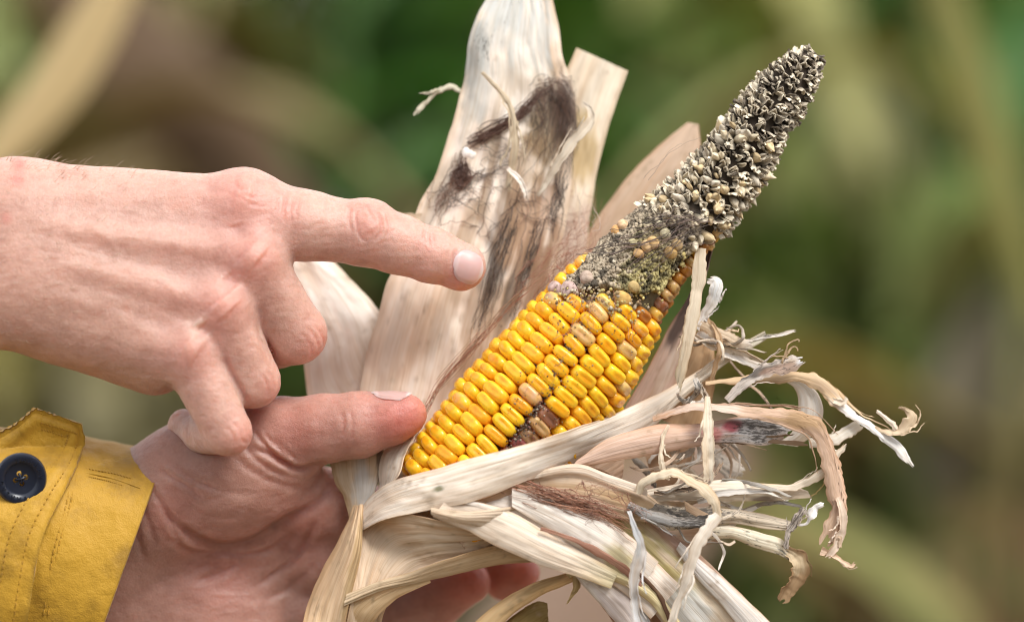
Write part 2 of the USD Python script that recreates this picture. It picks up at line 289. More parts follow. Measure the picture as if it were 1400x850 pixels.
# ------------------------------------------------------------------ skin bodies: round cones blended, then meshed
def cone(a, b, ra, rb, group, k): return ('c', np.array(a, float), np.array(b, float), ra, rb, group, k)
def sph(c, r, group, k): return ('c', np.array(c, float), np.array(c, float) + 1e-3, r, r, group, k)
def ell(c, rad, group, k, rotz=0.0): return ('e', np.array(c, float), np.array(rad, float), rotz, 0, group, k)

def smin(a, b, k):
    h = np.maximum(k - np.abs(a - b), 0) / k
    return np.minimum(a, b) - h * h * k * .25

class Body:
    def __init__(s, prims, kg): s.p, s.kg = prims, kg; s.groups = list(dict.fromkeys(x[5] for x in prims))
    def one(s, x, P):
        if x[0] == 'c':
            a, b, ra, rb = x[1], x[2], x[3], x[4]; ba = b - a; l2 = ba @ ba
            t = np.clip(((P - a) @ ba) / l2, 0, 1); d = P - a - t[:, None] * ba
            return np.sqrt((d * d).sum(1)) - (ra + (rb - ra) * t)
        c, r, th = x[1], x[2], x[3]; q = P - c; co, si = math.cos(th), math.sin(th)
        q = np.stack([co * q[:, 0] + si * q[:, 1], -si * q[:, 0] + co * q[:, 1], q[:, 2]], 1) / r
        n = np.sqrt((q * q).sum(1)); g = np.sqrt(((q / r)**2).sum(1))
        return n * (n - 1) / np.maximum(g, 1e-6)
    def __call__(s, P):
        out = None
        for g in s.groups:
            d = None
            for x in s.p:
                if x[5] != g: continue
                e = s.one(x, P); d = e if d is None else smin(d, e, x[6])
            out = d if out is None else smin(out, d, s.kg.get(g, 8.0))
        return out
    def grad(s, P, e=.6):
        out = 0
        for k in ((1, -1, -1), (-1, -1, 1), (-1, 1, -1), (1, 1, 1)):
            k = np.array(k, float); out = out + k * s(P + e * k)[:, None]
        return out / np.maximum(np.linalg.norm(out, axis=1, keepdims=True), 1e-9)
    def march(s, O, d, n=60):
        """first hits of rays from O along d"""
        P = np.array(O, float); d = np.asarray(d, float) / np.linalg.norm(d)
        for _ in range(n): P = P + np.clip(s(P), -20, 60)[:, None] * .85 * d
        return P

def surface_nets(f, o, h):
    nx, ny, nz = f.shape; s = f < 0; cs = np.zeros((nx - 1, ny - 1, nz - 1), np.int8)
    for a, b, c in np.ndindex(2, 2, 2): cs += s[a:nx - 1 + a, b:ny - 1 + b, c:nz - 1 + c]
    act = np.argwhere((cs > 0) & (cs < 8)); idx = -np.ones(cs.shape, int); idx[tuple(act.T)] = np.arange(len(act))
    acc, cnt = np.zeros((len(act), 3)), np.zeros(len(act))
    for ax in range(3):
        for a, b in np.ndindex(2, 2):
            off = np.array([a, b]); off = np.insert(off, ax, 0); off2 = off.copy(); off2[ax] = 1
            f0, f1 = f[tuple((act + off).T)], f[tuple((act + off2).T)]; m = (f0 < 0) != (f1 < 0)
            t = np.where(m, f0 / np.where(m, f0 - f1, 1), 0); p = off[None] + 0.0 * acc; p[:, ax] = t
            acc += np.where(m[:, None], p, 0); cnt += m
    V = o + h * (act + acc / cnt[:, None]); F = []
    for ax in range(3):
        sl = [slice(None)] * 3; s0 = list(sl); s1 = list(sl); s0[ax] = slice(0, -1); s1[ax] = slice(1, None)
        e = np.argwhere(s[tuple(s0)] != s[tuple(s1)]); b, c = (ax + 1) % 3, (ax + 2) % 3
        e = e[(e[:, b] > 0) & (e[:, c] > 0) & (e[:, b] < f.shape[b] - 1) & (e[:, c] < f.shape[c] - 1)]
        def g(db, dc): k = e.copy(); k[:, b] -= db; k[:, c] -= dc; return idx[tuple(k.T)]
        qd = np.stack([g(1, 1), g(0, 1), g(0, 0), g(1, 0)], 1); flip = ~s[tuple(e.T)]
        qd[flip] = qd[flip][:, ::-1]; F.append(qd)
    return V, tri(np.vstack(F))

def body_mesh(body, lo, hi, h):
    lo, hi = np.array(lo, float), np.array(hi, float); n = np.ceil((hi - lo) / h).astype(int) + 1
    ax = [lo[k] + h * np.arange(n[k]) for k in range(3)]
    P = np.stack(np.meshgrid(*ax, indexing='ij'), -1).reshape(-1, 3)
    f = np.concatenate([body(P[i:i + 200000]) for i in range(0, len(P), 200000)]).reshape(n)
    V, F = surface_nets(f, lo, h)
    V, F = trimesh.remesh.subdivide(V, F)
    for _ in range(3):
        V = V - body.grad(V) * np.clip(body(V), -h, h)[:, None]
    return V, F, body.grad(V)

def polyd(P, pts):
    """distance in the (right, down) plane from P to a polyline, and the fraction along it"""
    pts = np.asarray(pts, float)[:, :2]; best = np.full(len(P), 1e9); fr = np.zeros(len(P)); n = len(pts) - 1
    for i in range(n):
        a, b = pts[i], pts[i + 1]; ba = b - a; t = np.clip(((P[:, :2] - a) @ ba) / (ba @ ba), 0, 1)
        d = np.linalg.norm(P[:, :2] - a - t[:, None] * ba, axis=1); m = d < best; best[m] = d[m]; fr[m] = (i + t[m]) / n
    return best, fr

def relief(V, N, marks):
    """creases (negative) and ridges (positive) pressed into the skin on the side that faces the viewer"""
    disp = np.zeros(len(V)); front = np.clip((-N[:, 2] - .02) / .35, 0, 1)
    for pts, amp, w in marks:
        p = spline_par([(a, b, 0) for a, b in pts], max(8, 4 * len(pts))) if len(pts) > 2 else np.array([(a, b, 0) for a, b in pts], float)
        d, fr = polyd(V, p); fade = np.clip(np.minimum(fr, 1 - fr) * 5, 0, 1)
        g = np.exp(-(d / w)**2)
        if amp < 0: g = g - .35 * np.exp(-((d - 2.2 * w) / (1.3 * w))**2)
        disp += amp * g * fade * front
    return disp

def skin_tint(V, base, spots):
    c = np.tile(np.asarray(base, float), (len(V), 1))
    for (x, y, r, col, s) in spots:
        w = s * np.exp(-(((V[:, 0] - x)**2 + (V[:, 1] - y)**2) / r**2)); c = c * (1 - w[:, None]) + w[:, None] * np.asarray(col)
    return c * (.92 + .16 * fbm(V * .012, 3)[:, None])

def nail(parent, body, c, u, v, view, bend, tint, lift=2.2):
    """a nail plate laid on the finger: centre c, half axes u (along) and v (across), cast along view"""
    n, m = 16, 15; a, b = np.meshgrid(np.linspace(-1, 1, n), np.linspace(-1, 1, m), indexing='ij')
    k = np.clip(1 - np.abs(a)**3.2 * .62, .05, 1); w = b * k
    O = np.asarray(c, float) + a[..., None] * np.asarray(u, float) * (1 - .08 * b[..., None]**2) + w[..., None] * np.asarray(v, float) - np.asarray(view, float) * 120
    P = body.march(O.reshape(-1, 3), view).reshape(n, m, 3)
    N = body.grad(P.reshape(-1, 3)).reshape(n, m, 3)
    rim = np.maximum(np.abs(a), np.abs(b))
    L = lift * (1 - np.clip((rim - .78) / .22, 0, 1)**2 * np.where(a > .5, .3, 1.1))
    V, F = shell(P + N * L[..., None], 1.6)
    f = np.r_[a.ravel(), a.ravel()]; col = np.tile(np.asarray(tint), (len(V), 1))
    col[f > .82] = col[f > .82] * .5 + np.array([.76, .64, .58]) * .5; col[f < -.72] = col[f < -.72] * .7 + np.array([.74, .58, .53]) * .3
    obj('nail', (V, F), 'nail', parent, tint=col)

person = thing('person', 'person in a yellow jacket, only both hands in view, pointing at a mouldy corn cob', 'person', tuple(Wd((-150, 700, 0))))

# --- right hand, back towards the viewer, index finger pointing
RH = [
    cone((-420, 300, -60), (30, 288, -78), 72, 66, 'palm', 40), cone((-420, 400, -60), (30, 402, -70), 72, 70, 'palm', 60),
    cone((20, 278, -80), (335, 288, -88), 58, 47, 'palm', 30), cone((20, 320, -92), (338, 352, -98), 58, 46, 'palm', 30),
    cone((20, 372, -90), (300, 418, -95), 58, 44, 'palm', 30), cone((20, 415, -74), (255, 484, -84), 58, 42, 'palm', 30),
    cone((90, 440, -45), (210, 488, -40), 58, 52, 'palm', 30), cone((60, 330, -40), (270, 340, -45), 70, 48, 'palm', 30),
    sph((335, 283, -92), 49, 'palm', 20), sph((343, 352, -104), 45, 'palm', 20), sph((302, 418, -100), 43, 'palm', 20), sph((258, 480, -88), 40, 'palm', 20),
    cone((335, 292, -90), (415, 308, -84), 51, 46, 'index', 14), cone((415, 308, -84), (497, 320, -74), 46, 42.5, 'index', 14), cone((497, 320, -74), (545, 334, -66), 43, 40, 'index', 10), cone((545, 334, -66), (590, 349, -58), 39, 37, 'index', 10), cone((590, 349, -58), (634, 363, -50), 37.5, 30, 'index', 8),
    sph((505, 311, -80), 38, 'index', 14), sph((628, 366, -46), 31, 'index', 8),
    cone((343, 360, -100), (405, 456, -34), 45, 41, 'middle', 14), cone((405, 456, -34), (350, 478, 40), 41, 34, 'middle', 8), cone((350, 478, 40), (300, 460, 30), 34, 30, 'middle', 8),
    cone((302, 425, -98), (345, 520, -46), 43, 37, 'ring', 14), cone((345, 520, -46), (308, 530, 20), 37, 32, 'ring', 8), cone((308, 530, 20), (262, 510, 15), 32, 28, 'ring', 8),
    cone((258, 484, -86), (311, 590, -58), 40, 33, 'pinky', 14), cone((311, 590, -58), (278, 592, 8), 32, 28, 'pinky', 6), cone((278, 592, 8), (252, 582, 44), 26, 23, 'pinky', 5),
    cone((90, 350, -20), (215, 360, 30), 62, 50, 'thumb', 12), cone((215, 360, 30), (300, 390, 55), 44, 36, 'thumb', 10), cone((300, 390, 55), (350, 430, 60), 34, 27, 'thumb', 10),
]
tilt = lambda p, k, y0, dz: p + np.array([0, 0, dz + k * (p[1] - y0)])
RH = [(x[0], tilt(x[1], -.28, 340, 30), tilt(x[2], -.28, 340, 30), *x[3:]) for x in RH]
rh = Body(RH, {'palm': 14, 'index': 26, 'middle': 13, 'ring': 11, 'pinky': 11, 'thumb': 20})
V, F, N = body_mesh(rh, (-420, 180, -230), (690, 660, 190), 4.6)
rm = [  # tendons, veins
    ([(40, 262), (180, 268), (310, 270)], 1.50, 13), ([(40, 305), (180, 325), (320, 345)], 2.25, 12), ([(50, 350), (170, 378), (285, 410)], 2.00, 12), ([(50, 395), (140, 425), (240, 472)], 1.50, 12),
    ([(60, 285), (180, 298), (310, 315)], -1.50, 12), ([(80, 335), (190, 358), (290, 385)], -1.60, 12), ([(80, 378), (160, 405), (250, 445)], -1.25, 12),
    ([(95, 290), (150, 330), (165, 360), (225, 385), (250, 420)], 1.20, 6), ([(120, 400), (190, 420), (262, 448)], 1.30, 7), ([(40, 330), (110, 345), (165, 362)], 1.00, 6),
    # knuckles
    ([(320, 262), (345, 268)], 3, 22), ([(334, 345), (352, 360)], 4.2, 20), ([(298, 410), (314, 428)], 4.2, 19), ([(250, 470), (272, 485)], 3.6, 18), ([(418, 446), (432, 462), (436, 480)], -1.1, 2.2), ([(426, 440), (440, 458), (445, 474)], -1.0, 2.0), ([(408, 452), (424, 470), (426, 488)], -.8, 2.0), ([(352, 508), (364, 522), (366, 540)], -.9, 2.0), ([(362, 504), (374, 520), (376, 536)], -.9, 2.0), ([(316, 576), (328, 588), (330, 602)], -.9, 2.0), ([(306, 580), (318, 594), (320, 608)], -.9, 2.0), ([(627, 338), (620, 352), (624, 370), (638, 386)], -1.3, 2.4), ([(268, 438), (276, 446)], 4, 9),
    ([(322, 305), (330, 330)], -3.5, 13), ([(308, 375), (322, 395)], -4, 12), ([(272, 442), (282, 460)], -3, 10),
    # index finger folds
    ([(480, 284), (477, 300), (482, 318)], -1.8, 2.4), ([(489, 282), (486, 300), (492, 322), (503, 332)], -1.6, 2.0), ([(512, 284), (521, 298), (522, 316), (512, 330)], -2.0, 2.4), ([(500, 280), (505, 290), (510, 302)], -1.1, 1.8), ([(497, 296), (503, 306), (509, 318)], 2.2, 9), ([(526, 292), (532, 308), (528, 326)], -1.0, 2.2),
    ([(582, 312), (579, 322), (582, 334)], -1.3, 1.8), ([(588, 314), (586, 326), (589, 338)], -1.5, 1.8), ([(594, 318), (593, 330), (595, 340)], -1.0, 1.6),
    ([(392, 268), (388, 285), (389, 305)], -1.3, 2.6), ([(400, 270), (397, 288), (399, 306)], -1.1, 2.4), ([(382, 270), (378, 290)], -.9, 2.4), ([(408, 276), (405, 292), (407, 304)], -.8, 2.2),
    ([(318, 246), (328, 258), (342, 262)], -.8, 2.2), ([(322, 255), (336, 268), (352, 270)], -.8, 2.2), ([(326, 268), (340, 278), (356, 280)], -.8, 2.2),
    # hollow between the fingers' roots
    ([(352, 442), (362, 468), (384, 497)], -3, 5), ([(305, 488), (322, 520), (345, 558)], -2.5, 4), ([(258, 566), (258, 588), (264, 612)], -2.0, 3.5),
    ([(328, 600), (338, 605), (344, 600)], -1.2, 2.2), ([(366, 552), (376, 545), (384, 530)], -1.0, 2.0), ([(428, 488), (440, 478), (446, 462)], -1.0, 2.0), ([(218, 545), (228, 532), (238, 528)], -1.4, 3.5),
]
def wrinkle(V, s, a): return a * (fbm(V * np.array([.055, .16, .08]), 3, s) - .5)
disp = relief(V, N, rm) + wrinkle(V, 3, 1.6) + 3.0 * (fbm(V * .02, 2, 5) - .5)
V = V + N * disp[:, None]
SK, RED = (.54, .33, .262), (.54, .215, .175)
tint = skin_tint(V, SK, [(20, 400, 140, (.47, .255, .185), .6), (140, 480, 90, (.47, .255, .185), .5), (335, 264, 52, RED, .42), (345, 352, 46, RED, .42), (308, 418, 46, RED, .36), (265, 480, 48, RED, .36), (503, 305, 32, RED, .4), (588, 328, 24, RED, .3), (300, 300, 60, RED, .2), (250, 400, 70, RED, .15), (632, 378, 26, RED, .6), (435, 470, 30, RED, .5), (375, 535, 26, RED, .45), (335, 595, 26, RED, .5), (395, 290, 18, RED, .35),
    (27, 225, 9, (.55, .12, .10), .5), (24, 245, 9, (.55, .12, .10), .5), (8, 298, 8, (.55, .12, .10), .35), (268, 442, 16, (.72, .5, .40), .5)])
hand = obj('hand', (V, F), 'skin', person, tint=tint, label='bare right hand seen from the back, index finger stretched out')
rh_ = random.Random(77); O = np.array([[rh_.uniform(-60, 190), rh_.uniform(222, 470), -300.] for _ in range(170)] + [[rh_.uniform(-60, 120), rh_.uniform(206, 226), -300.] for _ in range(70)]); Hs = rh.march(O[:170], (0, 0, 1)); H2 = rh.march(np.c_[O[170:, 0], np.full(70, 100.), np.full(70, -60.) + np.array([rh_.uniform(-20, 20) for _ in range(70)])], (0, 1, 0)); Hs = np.vstack([Hs, H2]); HN = rh.grad(Hs); hp = []
for p, n_ in zip(Hs, HN):
    if abs(rh(p[None])[0]) > 3: continue
    l = rh_.uniform(8, 17); d = np.array([rh_.uniform(.5, 1), rh_.uniform(-.5, .1), 0]); q = np.array([p, p + n_ * l * .3 + d * l * .4, p + n_ * l * .42 + d * l]); hp.append((*tube(q, [.32, .25, .1], 3), np.array([.45, .32, .22])))
hv, hf, hc = join(hp); obj('arm_hair', (hv, hf), 'silk', hand, tint=hc, kind='stuff')
nail(hand, rh, (643, 358, -80), (20, 6, 0), (-6, 21, 0), (-.12, .22, 1), 0, (.64, .36, .32), 1.7)

# --- left hand, palm towards the viewer, holding the ear
LH = [
    cone((-420, 700, 70), (150, 730, 62), 110, 92, 'palm', 60), cone((-420, 800, 70), (130, 850, 62), 100, 92, 'palm', 60),
    cone((170, 690, 62), (430, 690, 85), 70, 55, 'palm', 40), cone((150, 760, 62), (440, 760, 95), 70, 55, 'palm', 40), cone((150, 830, 62), (430, 830, 90), 70, 52, 'palm', 40), cone((150, 880, 60), (400, 890, 80), 66, 50, 'palm', 40),
    ell((300, 655, 30), (135, 78, 70), 'palm', 34, -.10), ell((250, 850, 30), (135, 85, 60), 'palm', 40, .1), cone((215, 690, 25), (240, 660, 30), 66, 60, 'palm', 40),
    cone((270, 640, 30), (385, 596, 8), 62, 52, 'thumb', 26), cone((385, 596, 8), (440, 586, -14), 50, 45, 'thumb', 16), cone((440, 586, -14), (490, 580, -28), 44, 43, 'thumb', 16), cone((490, 580, -28), (555, 566, -38), 42.5, 28, 'thumb', 14), sph((535, 574, -38), 33, 'thumb', 14),
    cone((435, 690, 90), (560, 720, 165), 50, 42, 'f1', 20), cone((560, 720, 165), (690, 770, 165), 40, 33, 'f1', 12), cone((690, 790, 150), (712, 783, 132), 30, 26, 'f1', 12),
    cone((440, 765, 100), (520, 850, 130), 48, 42, 'f2', 20), cone((520, 850, 130), (590, 826, 112), 40, 36, 'f2', 12), cone((590, 826, 112), (641, 795, 98), 35, 29, 'f2', 12),
    cone((425, 840, 95), (480, 930, 120), 46, 40, 'f3', 20), cone((480, 930, 120), (560, 910, 100), 38, 30, 'f3', 12),
    cone((400, 890, 85), (440, 985, 100), 42, 36, 'f4', 20), cone((440, 985, 100), (510, 975, 80), 34, 27, 'f4', 12),
]
LH = [(x[0], tilt(x[1], .38, 660, -40 if x[5][0] == 'f' else 0) if x[1][1] > 660 else x[1], tilt(x[2], .38, 660, -40 if x[5][0] == 'f' else 0) if x[0] == 'c' and x[2][1] > 660 else x[2], *x[3:]) for x in LH]
lh = Body(LH, {'palm': 14, 'thumb': 34, 'f1': 18, 'f2': 18, 'f3': 14, 'f4': 14})
V, F, N = body_mesh(lh, (-420, 480, -130), (760, 1060, 330), 5.0)
lm = [
    ([(218, 690), (240, 715), (265, 733), (300, 746), (341, 741), (389, 713), (433, 686), (456, 656)], -6.0, 5.5), ([(225, 735), (262, 752), (303, 755), (355, 755), (385, 742)], -2.6, 4),
    ([(351, 800), (389, 775), (416, 744), (436, 707)], -3.4, 4.5), ([(262, 797), (303, 782), (330, 765)], -2.6, 4.5), ([(360, 820), (400, 800), (440, 760)], -2.2, 5),
    ([(341, 611), (368, 621), (396, 637), (415, 641), (447, 630)], -5.5, 4.2), ([(346, 588), (360, 605), (384, 628), (402, 637)], -3.2, 3.0), ([(358, 590), (376, 608), (396, 628)], -2.4, 2.6), ([(372, 596), (392, 616), (410, 632)], -1.6, 2.6), ([(330, 600), (345, 622), (378, 645), (420, 655)], -2.2, 4),
    ([(318, 618), (340, 640), (385, 662), (430, 668)], -1.8, 5), ([(215, 640), (240, 655), (262, 668), (280, 690)], -2.0, 4), ([(205, 665), (222, 690), (240, 730), (250, 750)], -2.2, 4), ([(235, 632), (262, 655), (300, 668)], -1.6, 4), ([(190, 680), (205, 720), (215, 750)], -1.5, 4),
    ([(175, 700), (190, 740), (200, 770)], -1.3, 4), ([(270, 660), (310, 672), (350, 676)], -1.2, 5), ([(250, 690), (290, 705), (330, 708)], -1.2, 5), ([(465, 560), (470, 580), (468, 600)], -1.2, 3), ([(478, 556), (482, 580), (480, 606)], -1.3, 3),
    ([(255, 700), (320, 690), (380, 680)], 2.5, 14), ([(230, 790), (300, 820), (360, 830)], 2.0, 16),
]
V = V + N * (relief(V, N, lm) + wrinkle(V, 8, 1.8) + 4.0 * (fbm(V * .016, 3, 6) - .5))[:, None]
SK2, RED2 = (.42, .225, .175), (.47, .14, .11)
tint = skin_tint(V, SK2, [(550, 570, 45, RED2, .75), (640, 795, 50, RED2, .7), (715, 780, 40, RED2, .6), (400, 600, 45, RED2, .3), (300, 770, 60, RED2, .35), (410, 720, 50, RED2, .4), (230, 700, 40, RED2, .3), (375, 720, 5, (.2, .09, .07), .6)])
hand = obj('hand', (V, F), 'skin', person, tint=tint, label='bare left hand seen from the palm, thumb laid along the ear of corn')
nail(hand, lh, (536, 560, -36), (27, -5, -4), (0, 1, -24), (.05, 1, .06), 0, (.50, .29, .25), 1.6)

# --- sleeve
def ring(c, hv, dep, n=56, rag=0, sd=0):
    th = np.arange(n) / n * 2 * np.pi; c = np.asarray(c, float); hv = np.asarray(hv, float)
    return c + np.cos(th)[:, None] * np.r_[hv, 0] + np.sin(th)[:, None] * np.array([0, 0, -dep])
def loft(stations, n_per=10, n=64, fold=0, seed=0):
    S = spline_par(np.array(stations), n_per * len(stations)); G = np.stack([ring((s[0], s[1], s[2]), (s[3], s[4]), s[5], n) for s in S])
    cen = S[:, None, :3]; N = G - cen; N /= np.linalg.norm(N, axis=-1, keepdims=True)
    return G + N * (fold * (fbm(G * np.array([.022, .012, .012]), 4, seed) - .5))[..., None]
CL = (.45, .245, .019)
sl = [(-430, 760, 65, 30, -200, 150), (-150, 760, 62, 36, -190, 145), (20, 772, 60, 52, -182, 140), (100, 784, 60, 62, -180, 138), (160, 792, 60, 66, -182, 136)]
G = loft(sl, 14, 110, 15, 3); n, m = G.shape[:2]
inner = G[::-1] * 1.0; cen = np.array([148, 792, 60.])
C0 = spline_par(np.array(sl), n)[:, None, :3]
outer_v = G.reshape(-1, 3); inn = (C0 + (G - C0) * .955)[::-1].reshape(-1, 3)
rimo = (C0[-1] + (G[-1] - C0[-1]) * 1.012 + [3, 1, 0]); rimi = (C0[-1] + (G[-1] - C0[-1]) * .965 + [4, 1.3, 0])
Vs = np.vstack([outer_v, rimo, rimi, inn]); Fs = tri(grid_faces(n * 2 + 2, m, True))
sleeve = obj('sleeve', (Vs, Fs[:, ::-1]), 'cloth', person, tint=np.tile(CL, (len(Vs), 1)), label='yellow cotton jacket cuff round the left wrist')

def on_sleeve(px, py, lift):
    """a point lying on the near side of the sleeve"""
    P = np.array([[px, py]], float); S = spline_par(np.array(sl), 80); best = None
    ax = S[:, :2]; hv = S[:, 3:5]; q = P - ax; h2 = (hv**2).sum(1); s = (q * hv).sum(1) / h2
    per = np.abs(q[:, 0] * hv[:, 1] - q[:, 1] * hv[:, 0]) / np.sqrt(h2); i = per.argmin()
    z = S[i, 2] - S[i, 5] * math.sqrt(max(0.0, 1 - min(s[i]**2, 1)))
    return np.array([px, py, z - lift])
def stitch(pts, name='stitching', col=(.42, .22, .012), lift=1.2, par=None):
    P = spline(np.array([on_sleeve(a, b, lift) for a, b in pts]), 60); parts = []
    for i in range(0, 57, 3):
        t = tube(P[i:i + 3], 1.15, 5); parts.append((t[0], t[1], np.array(col)))
    v, f, c = join(parts); obj(name, (v, f), 'cloth', par or sleeve, tint=c, kind='stuff')
stitch([(98, 655), (88, 700), (72, 760), (58, 850)]); stitch([(104, 652), (94, 697), (78, 757), (64, 850)])
stitch([(100, 638), (130, 642), (160, 648), (184, 655)]); stitch([(112, 650), (140, 655), (170, 664)])
# seam fold along the top of the cuff
P = spline(np.array([on_sleeve(a, b, .6) for a, b in [(100, 645), (130, 648), (158, 655), (192, 667)]]), 30); t = tube(P, np.linspace(2.2, 1.2, 30), 8)
obj('seam', t, 'cloth', sleeve, tint=np.tile(CL, (len(t[0]), 1)))

# buttoned tab on the cuff
Lp = [(-150, 980), (-150, 880), (-140, 780), (-120, 700), (-70, 630), (0, 590), (22, 578), (47, 557)]
Rp = [(20, 980), (33, 880), (45, 800), (58, 735), (84, 680), (104, 640), (115, 606), (112, 579)]
n, m = 70, 30
L2, R2 = spline_par([(*p, 0) for p in Lp], n), spline_par([(*p, 0) for p in Rp], n); v = np.linspace(0, 1, m)
Gt = L2[:, None] * (1 - v)[None, :, None] + R2[:, None] * v[None, :, None]
for i in range(n):
    for j in range(m):
        a = on_sleeve(Gt[i, j, 0], max(Gt[i, j, 1], 612), 11); Gt[i, j, 2] = a[2] - max(0, 612 - Gt[i, j, 1]) * .15
ed = np.minimum(np.minimum(v, 1 - v)[None] * m, (n - 1 - np.arange(n))[:, None])
Gt[..., 2] += -9 * (fbm(Gt * .03, 4, 9) - .4) - 4.0 * np.exp(-((ed - 5) / 2.2)**2) + 2.0 * np.exp(-((ed - 2.5) / 1.0)**2) * 1.2
Vt_, Ft = shell(Gt, 7)
tab = obj('cuff_tab', (Vt_, Ft), 'cloth', sleeve, tint=np.tile(CL, (len(Vt_), 1)))

for jj in (m - 4, m - 8):
    Pt = np.vstack([Gt[4:n - 7, jj], Gt[n - 7 if jj == m - 4 else n - 10, jj:6:-1]]) - [0, 0, 4.6]; Pt = spline_par(Pt[::3], 240); pz = []
    for i in range(0, 236, 4): tt = tube(Pt[i:i + 3], .95, 5); pz.append((tt[0], tt[1], np.array([.40, .21, .012])))
    v, f, c = join(pz); obj('stitching', (v, f), 'cloth', sleeve, tint=c, kind='stuff')
# button: rim, hollow, four holes, lettering pressed into the rim
def button():
    import manifold3d as m3
    prof = np.array([(0, 0), (28, 0), (31.5, 3), (32, 7), (30, 10.5), (26.5, 11.5), (22, 10.5), (19, 7), (12, 6), (0, 6)])
    b = m3.Manifold.revolve(m3.CrossSection([prof]), 72).scale([1.0, 1.0, 1.0])
    for a in range(4): b = b - m3.Manifold.cylinder(30, 3.3, 3.3, 16).translate([6.6 * math.cos(a * math.pi / 2 + .5), 6.6 * math.sin(a * math.pi / 2 + .5), -5])
    v, f, _ = meshkit.arrays(b); return v, f
bv, bf = button()
bx = np.array([.95, .20, .22]); by = np.array([-.28, .93, .1]); bx /= np.linalg.norm(bx); by -= bx * (bx @ by); by /= np.linalg.norm(by); bz = np.cross(bx, by); bz = bz if bz[2] < 0 else -bz
bx2 = np.cross(by, bz)
bc = on_sleeve(27, 653, 26)
toB = lambda v: bc + 1.13 * (v[:, :1] * bx2 + v[:, 1:2] * by + v[:, 2:] * bz)
btn = obj('button', (toB(bv), bf), 'button', sleeve, smooth=35)
lets = []
for word, a0 in (('VAIKAV', 20), ('VAIKAV', 200)):
    for k, ch in enumerate(word):
        g = meshkit.text_mesh(ch, 6.0, 1.4); gv = g.vertices - [g.bounds[:, 0].mean(), 0, 0]
        a = math.radians(a0 + k * 19); r = 21.5
        # upright towards the rim, reading round the button as one looks at it
        gx = gv[:, 0] * -math.sin(a) + (r + gv[:, 1]) * math.cos(a); gy = gv[:, 0] * math.cos(a) + (r + gv[:, 1]) * math.sin(a)
        gx2 = -gv[:, 0] * -math.sin(a) + (r + gv[:, 1]) * math.cos(a); gy2 = -gv[:, 0] * math.cos(a) + (r + gv[:, 1]) * math.sin(a)
        lets.append((toB(np.stack([gx, gy, 10.4 + gv[:, 2]], 1)), g.faces))
v, f, _ = join(lets)
th = [tube(np.array([[6.6 * math.cos(a + .5), 6.6 * math.sin(a + .5), 4], [0, 0, 7.6], [-6.6 * math.cos(a + .5), -6.6 * math.sin(a + .5), 4]]), 1.5, 6) for a in (0, math.pi / 2)]
obj("lettering", (v, f), "button", btn, smooth=False); v, f, _ = join(th); obj("thread", (toB(v), f), "button", btn)

# ------------------------------------------------------------------ the ear of corn
ear = thing('corn_ear', 'half-eaten ear of yellow corn with mouldy tip and dry husk, held in the left hand', 'corn cob', tuple(Wd((560, 660, 0))))
A, B, Cc = np.array([.683, -.731, 0]), np.array([.731, .683, 0]), np.array([0, 0, -1.])
TT = [-130, -53, 71, 171, 210, 257, 300, 363, 454, 540, 610, 654, 690, 714]
CT = [918, 916, 909, 907, 904, 896, 893, 887, 891, 884, 870, 868, 865, 863]
RT = [80, 93, 99, 97, 92, 82, 74, 67, 58, 52, 46, 43, 34, 17]
rad = lambda t: np.interp(t, TT, RT); cen_ = lambda t: np.interp(t, TT, CT)
def cob(t, phi, r): return t * A + cen_(t) * B + r * (math.cos(phi) * Cc + math.sin(phi) * B)
# core
ts = np.linspace(-120, 708, 130); ph = np.arange(40) / 40 * 2 * np.pi
G = np.stack([[cob(t, p, max(2, rad(t) - np.interp(t, [240, 262, 400, 430], [27, 22, 20, 15]))) for p in ph] for t in ts])
G += (fbm(G * .09, 3, 2)[..., None] - .5) * 6
gt = np.repeat(ts, 40); cc = np.where(gt[:, None] < 250, np.array([.22, .085, .02]), np.where(gt[:, None] < 400, np.array([.17, .145, .09]), np.array([.075, .058, .044])))
obj('cob_core', (G.reshape(-1, 3), tri(grid_faces(130, 40, True))), 'crumb', ear, tint=cc)

def kernel_mesh(a, b, h, dent, sq, nu=20, nv=15, tip=0.0):
    u = np.arange(nu) / nu * 2 * np.pi; w = np.linspace(-np.pi / 2, np.pi / 2, nv)
    c = lambda x, e: np.sign(np.cos(x)) * np.abs(np.cos(x))**e; s = lambda x, e: np.sign(np.sin(x)) * np.abs(np.sin(x))**e
    X = a * c(w, .62)[:, None] * c(u, sq)[None]; Y = b * c(w, .74)[:, None] * s(u, sq)[None]; Z = h * np.repeat(s(w, .8)[:, None], nu, 1)
    k = 1 - .12 * np.clip(.6 - Z / h, 0, 1); X *= k; Y *= k
    g = np.exp(-((X / (.62 * a))**2 + (Y / (.42 * b))**2)**1.4) * (Z > 0); Z = Z - dent * g + tip * h * np.exp(-((X / (.3 * a))**2 + (Y / (.3 * b))**2)) * (Z > 0)
    return np.stack([X, Y, Z], -1).reshape(-1, 3), tri(grid_faces(nv, nu, True)), g.reshape(-1), (Z / h).reshape(-1)
rnd = random.Random(5)
ROWS, SP = 14, 18.2
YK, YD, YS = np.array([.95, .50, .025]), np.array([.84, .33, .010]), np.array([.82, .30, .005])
fung = [(815, 425), (800, 442), (785, 462), (768, 490), (752, 520), (738, 552), (722, 580), (700, 610)]
